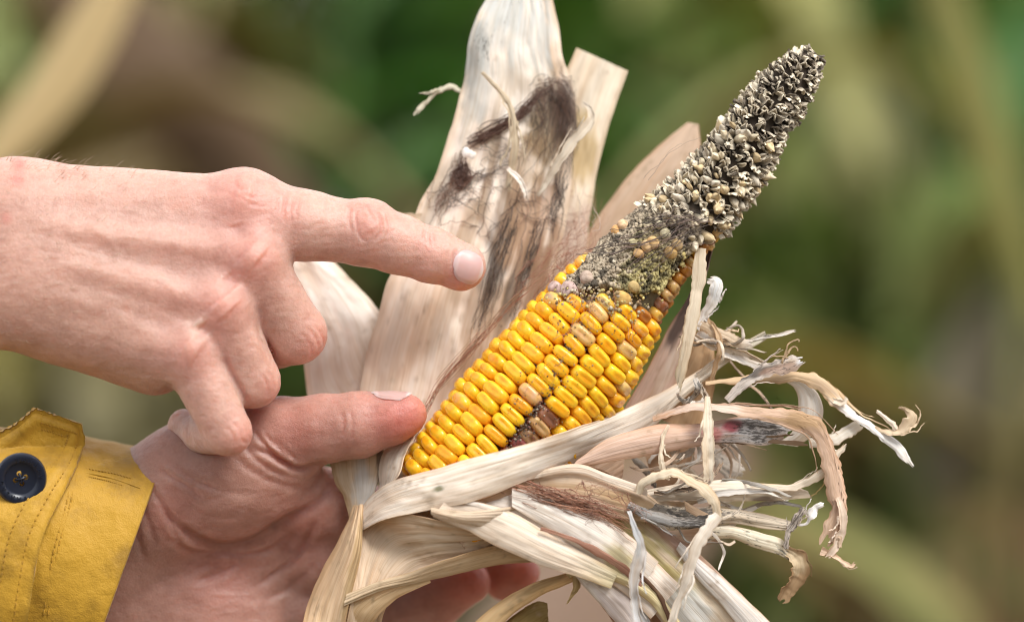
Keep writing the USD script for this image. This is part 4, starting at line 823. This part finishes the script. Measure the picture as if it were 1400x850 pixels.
leaf([(690, 664), (740, 645), (780, 637), (830, 650), (880, 672), (905, 690)], [(688, 676), (740, 680), (790, 690), (840, 705), (880, 712), (900, 715)], (.78, .66, .52), (-72, -40), bulge=6, ridge=1.3, crinkle=3, stains=[(860, 690, 40, 16, .3, (.40, .26, .14), .8), (800, 672, 70, 8, .2, (.60, .40, .22), .6)])
leaf([(680, 660), (740, 642), (790, 634), (830, 648), (885, 667)], [(682, 668), (740, 652), (790, 646), (835, 660), (885, 678)], (.80, .74, .66), (-84, -58), bulge=2, ridge=1, crinkle=1.5)
leaf([(632, 676), (700, 668), (770, 684), (830, 716), (880, 752), (930, 800)], [(640, 700), (690, 716), (745, 745), (800, 775), (850, 808), (890, 845)], (.88, .82, .76), (-84, -52), bulge=7, ridge=.9, crinkle=4, stains=[(740, 700, 70, 6, .5, (.52, .34, .24), .6)], label='white inner husk leaf sweeping down to the right')
leaf([(700, 668), (745, 672), (800, 694), (855, 728), (900, 768)], [(700, 692), (735, 714), (785, 745), (830, 775), (870, 812)], (.90, .85, .79), (-92, -62), bulge=6, ridge=.8, crinkle=3, stains=[(845, 765, 30, 16, .6, (.64, .54, .24), .7)])
leaf([(612, 680), (664, 688), (708, 704), (756, 732), (800, 757), (845, 782)], [(592, 706), (636, 724), (680, 746), (735, 770), (785, 786), (835, 804)], (.86, .77, .66), (-104, -68), bulge=6, ridge=1.0, crinkle=3, tip=(.66, .58, .34), label='cream husk fold with a bright upper edge')
leaf([(625, 681), (664, 690), (705, 708), (750, 738), (790, 762)], [(624, 685), (662, 696), (700, 716), (746, 744), (788, 768)], (.90, .87, .83), (-107, -74), bulge=1, ridge=.4, crinkle=1)
leaf([(790, 758), (830, 772), (870, 790), (900, 812), (930, 850)], [(780, 772), (825, 788), (862, 804), (892, 826), (915, 860)], (.76, .68, .42), (-70, -52), bulge=4, ridge=1.3, crinkle=2.5)
leaf([(785, 778), (830, 790), (866, 815), (890, 850), (905, 890)], [(783, 782), (806, 808), (832, 838), (852, 866), (872, 910)], (.80, .75, .70), (-62, -36), bulge=6, ridge=1.3, crinkle=4, stains=[(850, 830, 40, 20, .7, (.60, .50, .48), .6), (885, 845, 26, 22, .7, (.62, .63, .64), .7)])
strip([(860, 770, -66, 6), (885, 795, -66, 7), (905, 820, -62, 7), (920, 860, -60, 6)], DB, n=30)
strip([(740, 722, -95, 5), (790, 740, -84, 8), (830, 762, -76, 11), (868, 790, -66, 9), (885, 812, -60, 4)], (.38, .2, .14), n=30)
leaf([(780, 781), (745, 792), (720, 802), (668, 834), (620, 880)], [(786, 792), (762, 803), (735, 816), (695, 843), (650, 900)], (.74, .55, .31), (-30, -20), bulge=7, ridge=1.5, crinkle=3, stains=[(740, 800, 30, 5, -.4, (.42, .27, .12), .7)], label='curled yellow husk leaf under the fingertips')
strip([(776, 782, -32, 18), (787, 786, -38, 16), (789, 800, -40, 13), (782, 815, -38, 8), (774, 826, -36, 4)], (.64, .52, .28), twist=(0, 40, 70), n=30)
leaf([(690, 850), (715, 832), (735, 822), (748, 824)], [(690, 910), (720, 880), (740, 866), (750, 850)], (.26, .18, .06), (-10, -2), bulge=8, ridge=1.5, crinkle=4)
# right of the cob: inner leaf, curls and frayed strips
leaf([(835, 590), (878, 515), (913, 452), (943, 400), (963, 350), (975, 318)], [(892, 596), (926, 522), (950, 452), (960, 402), (972, 352), (981, 320)], (.66, .50, .42), (20, 5), bulge=-10, ridge=1.6, crinkle=4, stains=[(945, 395, 20, 75, .45, (.10, .07, .065), .9), (905, 520, 6, 60, .5, (.82, .72, .62), .6), (880, 560, 8, 50, .5, (.50, .32, .2), .6)], label='pinkish inner husk leaf along the right side of the cob')
leaf([(878, 560), (920, 500), (955, 450), (965, 430)], [(960, 600), (975, 540), (975, 490), (972, 440)], (.50, .34, .2), (28, 38), bulge=6, ridge=1.5, crinkle=5)
strip([(958, 340, -42, 15), (956, 380, -48, 19), (947, 430, -55, 20), (939, 470, -58, 18), (931, 510, -60, 15), (926, 535, -60, 9)], (.68, .60, .47), n=50, tip=(.5, .42, .3), label='upright pale strip against the right side of the kernels')
strip([(952, 450, -8, 8), (962, 432, -10, 12), (973, 412, -14, 20), (980, 393, -16, 22), (978, 383, -12, 18), (966, 382, -6, 14)], (.80, .79, .78), twist=(10, 20, 0, -30, -50), n=40, stains=[(982, 400, 8, 14, 0, (.5, .52, .54), .5)], label='white curl beside the cob')
strip([(953, 442, -8, 16), (985, 456, -12, 18), (1010, 468, -12, 15), (1030, 470, -10, 10)], (.66, .54, .40), n=40, tip=(.72, .66, .6))
strip([(953, 455, 0, 12), (975, 466, -4, 12), (992, 484, -4, 12), (1016, 492, 0, 14), (1042, 504, 2, 14)], (.82, .80, .77), twist=(20, 40, 10), n=40)
strip([(972, 520, -6, 5), (985, 475, -20, 10), (978, 448, -16, 7), (968, 438, -12, 5)], TN, n=30)
strip([(994, 547, -44, 8), (1010, 531, -46, 12), (1030, 515, -48, 17), (1055, 503, -50, 26), (1080, 496, -50, 24), (1101, 490, -48, 9)], (.62, .57, .53), n=50, mould=True, crinkle=3, twist=(0, 25, -10), rag=.1, stains=[(1040, 507, 40, 5, -.35, DK, .8), (1070, 505, 22, 9, -.2, (.42, .27, .20), .7), (1097, 490, 8, 8, 0, (.86, .86, .88), .8)], label='speckled strip with a tattered end')
for pts in ([(1068, 498, -50, 3), (1074, 485, -52, 3), (1078, 470, -53, 2.5), (1090, 464, -54, 2), (1093, 470, -54, 1.5)], [(1072, 490, -50, 3), (1080, 478, -50, 2.5), (1088, 474, -48, 2), (1092, 480, -48, 1.5)], [(1078, 488, -50, 2), (1066, 487, -53, 2), (1055, 487, -54, 1.5)]):
    strip(pts, (.50, .38, .25), n=24, m=5)
strip([(965, 524, -20, 10), (1000, 520, -24, 13), (1040, 518, -28, 15), (1088, 515, -30, 17), (1118, 522, -30, 21), (1140, 543, -30, 23), (1166, 566, -30, 15), (1199, 588, -30, 14), (1219, 603, -30, 16), (1236, 622, -30, 12), (1249, 642, -30, 6)],
      (.68, .52, .34), n=110, twist=(50, 30, 20, 10, 25, 35, 20, 0), tip=(.88, .86, .83), stains=[(1200, 590, 60, 20, .6, (.88, .86, .84), .9), (1128, 530, 20, 5, .6, (.44, .3, .2), .6)], label='long tan strip arching out to a white forked tip')
strip([(1196, 584, -30, 6), (1212, 590, -34, 11), (1228, 589, -38, 14), (1240, 580, -40, 20), (1246, 570, -40, 17), (1238, 560, -42, 8), (1226, 558, -42, 5)], (.72, .60, .44), n=44, crinkle=3, twist=(0, 40, -30, 50), label='crumpled end of the long tan strip')
strip([(1226, 588, -36, 8), (1220, 578, -36, 10), (1210, 570, -34, 7), (1198, 561, -34, 4)], (.80, .76, .70), n=24)
strip([(1136, 545, -32, 6), (1150, 550, -36, 10), (1159, 543, -38, 7)], (.74, .66, .56), n=20)
leaf([(1072, 520), (1086, 530), (1092, 548), (1090, 570), (1082, 592), (1060, 606)], [(1098, 520), (1116, 536), (1124, 556), (1122, 576), (1112, 593), (1090, 610)], (.84, .83, .80), (-20, 4), bulge=9, ridge=1.4, crinkle=1.5, label='white looped strip')
strip([(893, 572, -40, 12), (920, 562, -46, 15), (960, 556, -50, 15), (1000, 558, -50, 17), (1040, 566, -50, 22), (1085, 572, -50, 27), (1112, 582, -50, 30), (1126, 602, -48, 30), (1135, 632, -46, 26), (1141, 665, -44, 30), (1146, 698, -42, 30), (1138, 728, -40, 30), (1126, 752, -38, 24)],
      (.66, .48, .36), n=130, m=13, twist=(60, 40, 25, 10, 0, 15, -10, 20), crinkle=2.4, stains=[(960, 557, 60, 10, 0, (.78, .64, .55), .7), (1090, 574, 40, 12, .2, (.46, .29, .14), .8), (1130, 730, 20, 24, 0, (.62, .45, .32), .6)], label='brown strip bending over and hanging down at the right')
strip([(1144, 680, -46, 8), (1152, 700, -48, 12), (1151, 725, -46, 12), (1142, 748, -44, 14), (1128, 764, -42, 8)], (.78, .66, .55), n=40)
strip([(1122, 752, -38, 16), (1138, 758, -40, 10), (1152, 768, -40, 8), (1164, 775, -40, 7), (1170, 768, -40, 4)], (.66, .52, .40), n=34, twist=(0, 50, 0))
strip([(1140, 742, -42, 8), (1147, 735, -44, 9), (1148, 748, -44, 5)], (.60, .46, .34), n=20)
leaf([(790, 628), (830, 602), (869, 588), (905, 580), (954, 580), (1006, 570), (1050, 572), (1090, 586)], [(780, 640), (840, 630), (880, 624), (920, 617), (970, 606), (1010, 605), (1045, 608), (1072, 600)], (.72, .54, .44), (-58, -20), bulge=9, ridge=1.2, crinkle=3, n=90, m=26, rag=.04,
     stains=[(985, 588, 40, 20, 0, (.30, .20, .18), .6, 1.0), (1040, 588, 46, 22, 0, (.70, .70, .71), .85, 1.1), (1000, 583, 11, 8, 0, (.50, .07, .10), .85), (1020, 578, 36, 4, .1, DK, .6), (975, 592, 12, 8, 0, (.48, .10, .10), .6)], mould=False, label='pink husk leaf ending in black, red and white mould')
strip([(905, 617, -20, 4), (960, 606, -24, 4), (1010, 601, -26, 5), (1070, 604, -28, 6), (1112, 607, -28, 6)], (.40, .28, .18), n=40, m=5)
strip([(1106, 606, -26, 14), (1135, 602, -24, 17), (1160, 590, -20, 18), (1178, 577, -18, 17)], (.80, .76, .68), n=36, rag=.06, label='short pale strip with a cut end')
leaf([(870, 585), (900, 580), (940, 590)], [(900, 680), (925, 660), (950, 620)], (.42, .28, .18), (26, 30), n=24, m=14, crinkle=5)
strip([(968, 542, -66, 9), (967, 570, -70, 14), (968, 600, -72, 16), (969, 630, -72, 17), (970, 664, -68, 17)], (.80, .75, .64), n=40, twist=(30, 10, -5), label='upright cream strip standing in front of the frayed bundle')
strip([(914, 580, -50, 4), (906, 600, -54, 6), (903, 625, -56, 7), (907, 645, -54, 10), (920, 655, -50, 12)], (.80, .74, .62), n=36)
strip([(972, 612, 40, 8), (985, 630, 44, 22), (1002, 640, 46, 24), (1018, 646, 48, 12)], (.70, .67, .63), n=30, crinkle=3, mould=True)
strip([(978, 614, 40, 16), (984, 640, 42, 8), (998, 655, 40, 6)], (.62, .58, .53), n=24)
leaf([(870, 672), (920, 664), (990, 656), (1040, 660), (1080, 664), (1104, 672)], [(872, 690), (920, 684), (980, 684), (1040, 684), (1080, 682), (1110, 680)], (.80, .74, .64), (-40, -22), bulge=5, ridge=1.8, crinkle=3, n=70, stains=[(1045, 684, 20, 6, .1, DB, .7), (920, 680, 40, 6, .1, (.5, .42, .34), .6)], mould=False, label='pale twisted strip pointing right, split at its end')
strip([(1020, 664, -30, 10), (1060, 668, -34, 9), (1092, 664, -36, 10), (1122, 650, -38, 13), (1136, 636, -40, 12), (1146, 618, -40, 9), (1158, 606, -40, 9)], (.78, .71, .60), n=60, twist=(0, 30, -20, 20), rag=.08)
strip([(1108, 678, -24, 3), (1122, 668, -28, 3), (1130, 655, -30, 2)], (.5, .42, .2), n=20, m=5)
leaf([(862, 676), (910, 690), (960, 694), (1000, 694), (1040, 700), (1084, 712)], [(864, 700), (910, 722), (960, 720), (1000, 715), (1040, 722), (1076, 724)], (.60, .53, .43), (-48, -20), bulge=6, ridge=2.4, crinkle=4, n=70, mould=True, stains=[(890, 690, 36, 9, .4, DK, .7), (960, 700, 40, 7, .1, (.16, .13, .11), .7), (930, 713, 60, 6, .1, (.16, .18, .21), .8)], label='black-speckled husk strands')
strip([(858, 690, -60, 14), (890, 704, -64, 16), (930, 713, -66, 18), (968, 711, -66, 17), (982, 706, -64, 10)], (.40, .40, .40), n=50, mould=True, cup=-.3, label='grey speckled rib')
leaf([(955, 716), (1000, 718), (1040, 728), (1070, 738), (1092, 760)], [(958, 736), (1000, 736), (1030, 748), (1062, 756), (1080, 766)], (.76, .71, .58), (-30, -22), bulge=5, ridge=1.6, crinkle=3, mould=True, n=50)
leaf([(900, 725), (930, 714), (960, 716), (985, 736)], [(905, 735), (930, 742), (958, 744), (985, 740)], (.80, .64, .52), (-12, -8), n=30, m=16, crinkle=3)
strip([(1072, 750, -24, 16), (1086, 760, -28, 22), (1094, 776, -28, 30), (1086, 795, -24, 32), (1074, 812, -20, 22), (1066, 824, -18, 10)], (.42, .29, .17), n=50, m=13, twist=(-20, 20, 40, 20), crinkle=2.5, stains=[(1090, 765, 18, 12, .5, (.66, .54, .36), .7)], label='brown curled tip hanging under the frayed bundle')
strip([(1074, 750, -34, 8), (1078, 728, -36, 9), (1088, 712, -38, 12), (1098, 698, -40, 9), (1103, 693, -40, 5)], (.56, .50, .45), n=36, mould=True, crinkle=2)
strip([(1092, 718, -34, 5), (1102, 715, -36, 6), (1109, 703, -38, 14), (1116, 693, -38, 9), (1128, 687, -38, 7)], (.82, .82, .82), n=36, twist=(0, 60, -20, 30))
strip([(872, 674, -66, 10), (880, 660, -70, 15), (898, 651, -76, 18), (920, 645, -80, 19), (940, 655, -82, 19), (962, 668, -82, 19), (978, 688, -80, 17), (984, 712, -74, 10)], (.74, .66, .52), n=64, twist=(0, 40, 50, 20, 0), label='beige looped strip')
leaf([(935, 684), (945, 690), (968, 702)], [(938, 698), (952, 706), (968, 716)], (.52, .38, .26), (-56, -50), n=20, m=12, crinkle=2)
strip([(982, 704, -86, 16), (968, 722, -90, 19), (955, 742, -92, 17), (944, 770, -92, 17), (938, 798, -90, 16), (926, 826, -86, 13), (914, 862, -84, 10)], (.80, .77, .71), n=60, twist=(10, 0, -20, 10), label='white strip hanging down across the bundle')
strip([(860, 698, -90, 6), (868, 722, -96, 9), (876, 744, -98, 13), (872, 770, -98, 18), (866, 795, -96, 15), (868, 820, -94, 13), (875, 862, -92, 11)], (.70, .71, .73), n=60, twist=(0, 20, -30, 10), stains=[(868, 730, 6, 34, -.2, (.34, .36, .38), .6)], label='grey-white strip hanging down nearest the yellow mould')
leaf([(985, 738), (996, 742), (1004, 738)], [(986, 741), (997, 746), (1006, 741)], CR, (-40, -40), n=12, m=5, crinkle=.5)
rs = random.Random(31)     # tangle of torn shreds between the cob and the frayed strips
for q in range(46):
    x0, y0 = rs.choice([(955, 455), (940, 520), (930, 600), (890, 660), (900, 690), (960, 690), (905, 640), (980, 600)]); x0 += rs.gauss(0, 16); y0 += rs.gauss(0, 16); an = rs.gauss(.1, .7); L_ = rs.uniform(45, 135); z0 = rs.uniform(-50, 25); cv = rs.gauss(0, .9)
    Q = [(x0, y0, z0, 0)]
    for h in range(4):
        Q.append((Q[-1][0] + L_ / 4 * math.cos(an), Q[-1][1] + L_ / 4 * math.sin(an), z0 + rs.gauss(0, 6), 0)); an += cv * .5 + rs.gauss(0, .25)
    w0 = rs.choice([3, 4, 5, 7, 10]); Q = [(a_, b_, c_, w0 * (.5 + .5 * math.sin(math.pi * (.15 + .7 * h / 4)))) for h, (a_, b_, c_, _) in enumerate(Q)]
    strip(Q, rs.choice([(.74, .67, .57), (.60, .47, .36), (.50, .44, .37), (.82, .79, .74), (.40, .38, .35), (.60, .58, .55)]), name='husk_shred', n=36, m=6, twist=(rs.uniform(-40, 40), rs.uniform(-80, 80)), mould=rs.random() < .3, crinkle=2.0, thick=.7)
# small strips on the tall back leaf
strip([(659, 98, 48, 4), (680, 122, 42, 8), (698, 148, 38, 9), (704, 180, 38, 10), (703, 212, 44, 11), (698, 240, 54, 8), (690, 285, 62, 10), (680, 315, 68, 14)], (.72, .63, .48), n=60, tip=(.6, .48, .34), label='thin bent strip lying over the tall husk leaf')
strip([(735, 268, 50, 5), (750, 243, 44, 11), (770, 212, 38, 15), (790, 186, 36, 15), (808, 166, 38, 12), (806, 148, 44, 7), (795, 138, 50, 4)], (.76, .70, .60), n=50, label='pale curled strip beside the dark silk')
strip([(694, 231, 42, 6), (705, 240, 38, 8), (714, 252, 38, 9), (720, 271, 42, 8)], (.86, .84, .80), n=30)
strip([(634, 204, 48, 8), (640, 210, 42, 16), (650, 214, 46, 8)], (.86, .84, .82), n=20, crinkle=3)
strip([(629, 124, 86, 8), (616, 119, 84, 9), (602, 124, 80, 8), (588, 136, 76, 8), (574, 148, 74, 10), (568, 160, 74, 6)], (.70, .69, .58), n=40, twist=(0, 40, 0), label='thin curl sticking out left of the tall husk leaf')
strip([(540, 293, 60, 6), (560, 296, 62, 12), (585, 298, 70, 14), (612, 296, 88, 8)], (.74, .66, .52), n=30)
# ------------------------------------------------------------------ dried silk
from scipy.spatial import cKDTree
TREE = cKDTree(BACK[:, :2])
def strands(lines, count, spread, radius, cols, seed, label=None, wob=4.0, k=4, depth_wob=6.0, n=22, lie=None):
    r = random.Random(seed); parts = []
    for c in range(count):
        base = np.array(lines[c % len(lines)], float); a, b = sorted((r.uniform(-.05, .35), r.uniform(.6, 1.05))) if len(lines) < count else (0, 1)
        P = spline(base, 60); P = P[int(max(0, a) * 59):int(min(1, b) * 59) + 1]
        if len(P) < 6: continue
        P = P[np.linspace(0, len(P) - 1, n).astype(int)]
        off = np.array([r.gauss(0, spread), r.gauss(0, spread), r.gauss(0, spread * .5)])
        t = np.linspace(0, 1, n); q = r.uniform(0, 90)
        w = np.stack([fbm(np.stack([t * 3.2 + q, 0 * t, 0 * t + d], -1), 3, seed + d) - .5 for d in range(3)], 1) * np.array([wob, wob, depth_wob]) * 2
        col = np.asarray(r.choice(cols)) * r.uniform(.7, 1.2); Q = P + off + w
        if lie is not None:      # resting on the tall husk leaf
            dd, ii = TREE.query(Q[:, :2], k=6); z = np.where(ii < len(GRIDS[0].reshape(-1, 3)) , BACK[ii, 2], 1e3).min(1); Q[:, 2] = z - lie - r.uniform(0, lie * 1.5) - 2 * np.abs(w[:, 2]) * .5
        v, f = tube(Q, np.linspace(radius, radius * .55, n) * r.uniform(.7, 1.2), k); parts.append((v, f, col))
    v, f, c = join(parts); obj('silk', (v, f), 'silk', ear, tint=c, kind='stuff', label=label)
SB, SR, SD = (.085, .04, .025), (.32, .13, .075), (.05, .032, .025)
strands([[(640, 196, 100), (672, 178, 96), (706, 160, 94), (735, 130, 94), (757, 112, 96)]], 44, 3.0, .6, [SB, (.13, .06, .04)], 1, 'dark brown rope of dried silk', 7, lie=3)
strands([[(750, 112, 98), (768, 130, 100), (776, 170, 104), (770, 215, 110), (762, 260, 116)], [(738, 120, 98), (757, 110, 96), (772, 130, 98), (776, 165, 102), (770, 200, 108), (764, 235, 114)], [(735, 125, 98), (752, 118, 96), (760, 150, 98), (748, 195, 104), (728, 250, 108)], [(745, 118, 98), (766, 122, 96), (778, 150, 100), (778, 180, 106)], [(742, 116, 96), (745, 150, 98), (738, 180, 104)]], 70, 8, .42, [SB, SD, (.14, .07, .045)], 2, 'dark clump of dried silk', 16, lie=3)
strands([[(640, 205, 98), (632, 222, 94), (638, 240, 94), (630, 250, 94), (624, 236, 94), (640, 228, 92), (638, 246, 92)]], 22, 3.0, .7, [(.12, .05, .03), SB], 3, None, 9, lie=3)
strands([[(704, 285, 0), (690, 330, 0), (676, 380, 0), (664, 430, 0), (650, 480, 0)], [(735, 300, 0), (722, 350, 0), (708, 400, 0), (696, 440, 0)], [(768, 235, 0), (764, 280, 0), (758, 320, 0)]], 46, 5, .6, [SD, (.10, .065, .05), (.16, .12, .09)], 21, 'dark rotten strands running down the tall husk leaf', 9, lie=1.5)
strands([[(632, 225, 96), (612, 250, 98), (600, 275, 98), (596, 298, 98)], [(628, 235, 96), (605, 262, 100), (590, 288, 98), (575, 305, 96)], [(634, 230, 98), (618, 270, 100), (606, 300, 100)]], 16, 6, .5, [SB, (.2, .1, .06)], 4, None, 18, lie=1.2)
strands([[(600, 280, 98), (630, 262, 100), (655, 248, 102), (690, 262, 102)], [(610, 250, 98), (640, 250, 100), (675, 230, 104), (700, 205, 104)], [(590, 300, 96), (625, 288, 100), (655, 296, 102), (668, 322, 104)], [(660, 330, 102), (690, 290, 104), (720, 240, 106), (745, 200, 106)], [(650, 180, 100), (690, 195, 104), (730, 210, 104)], [(700, 270, 104), (740, 300, 110), (790, 310, 118)]], 44, 12, .42, [SB, SD, (.22, .12, .08)], 5, None, 22, lie=1.2)
strands([[(620, 500, 60), (660, 450, 60), (700, 405, 70), (735, 370, 70)], [(700, 420, 40), (730, 385, 44), (770, 345, 60), (800, 310, 70)], [(720, 350, 96), (740, 310, 100), (770, 300, 100), (800, 330, 90)], [(680, 440, 60), (715, 390, 66), (760, 370, 60)], [(760, 360, 40), (790, 330, 60), (800, 290, 80), (806, 260, 84)], [(740, 395, 20), (775, 350, 40), (815, 330, 50)]], 90, 12, .42, [SR, (.40, .2, .13), (.26, .1, .06)], 6, 'thin reddish silk beside the cob', 20)
strands([[(560, 600, -30), (600, 530, 10), (650, 470, 20), (700, 415, 20), (755, 372, 10)]], 22, 4, .5, [SR, (.34, .22, .14)], 7, None, 6)
strands([[(536, 520, 78), (556, 490, 76), (580, 478, 74), (604, 474, 74)]], 2, 2, .6, [SR], 8, None, 3)
strands([[(795, 345, -50), (850, 330, -62), (900, 318, -66), (950, 300, -64), (985, 295, -50)], [(860, 372, -72), (900, 345, -72), (940, 315, -68), (975, 302, -58)], [(880, 310, -66), (920, 300, -68), (960, 302, -62)]], 42, 8, .5, [SD, (.16, .12, .1), (.24, .16, .13)], 9, 'matted dark silk on the mouldy part of the cob', 10)
strands([[(790, 390, -76), (810, 420, -86), (822, 450, -96), (840, 440, -90)], [(850, 400, -78), (860, 450, -88), (870, 430, -84)], [(770, 470, -104), (800, 430, -92), (840, 400, -80)], [(730, 540, -104), (760, 500, -106), (800, 470, -98)]], 12, 9, .4, [SR, (.3, .15, .08)], 10, None, 10)
strands([[(700, 662, -92), (740, 676, -92), (790, 690, -84), (830, 705, -76), (868, 725, -70)], [(715, 660, -90), (770, 680, -86), (820, 690, -80), (860, 700, -76)]], 80, 7, .55, [(.36, .15, .09), (.42, .2, .12), (.22, .1, .06)], 11, 'rust-brown silk between the inner husk leaves', 8)
strands([[(770, 690, -90), (800, 668, -92), (830, 665, -90), (850, 690, -84)], [(800, 672, -92), (815, 700, -90), (840, 720, -84)], [(840, 670, -86), (870, 690, -80), (885, 710, -76)]], 18, 9, .4, [(.2, .09, .06), SR], 12, None, 14)
strands([[(800, 335, 30), (796, 300, 50), (792, 275, 60), (800, 250, 66)], [(810, 320, 20), (815, 300, 30), (810, 280, 36)], [(880, 250, -10), (905, 225, -14), (930, 205, -16), (956, 185, -18)]], 6, 3, .45, [(.4, .3, .24)], 13, None, 8)
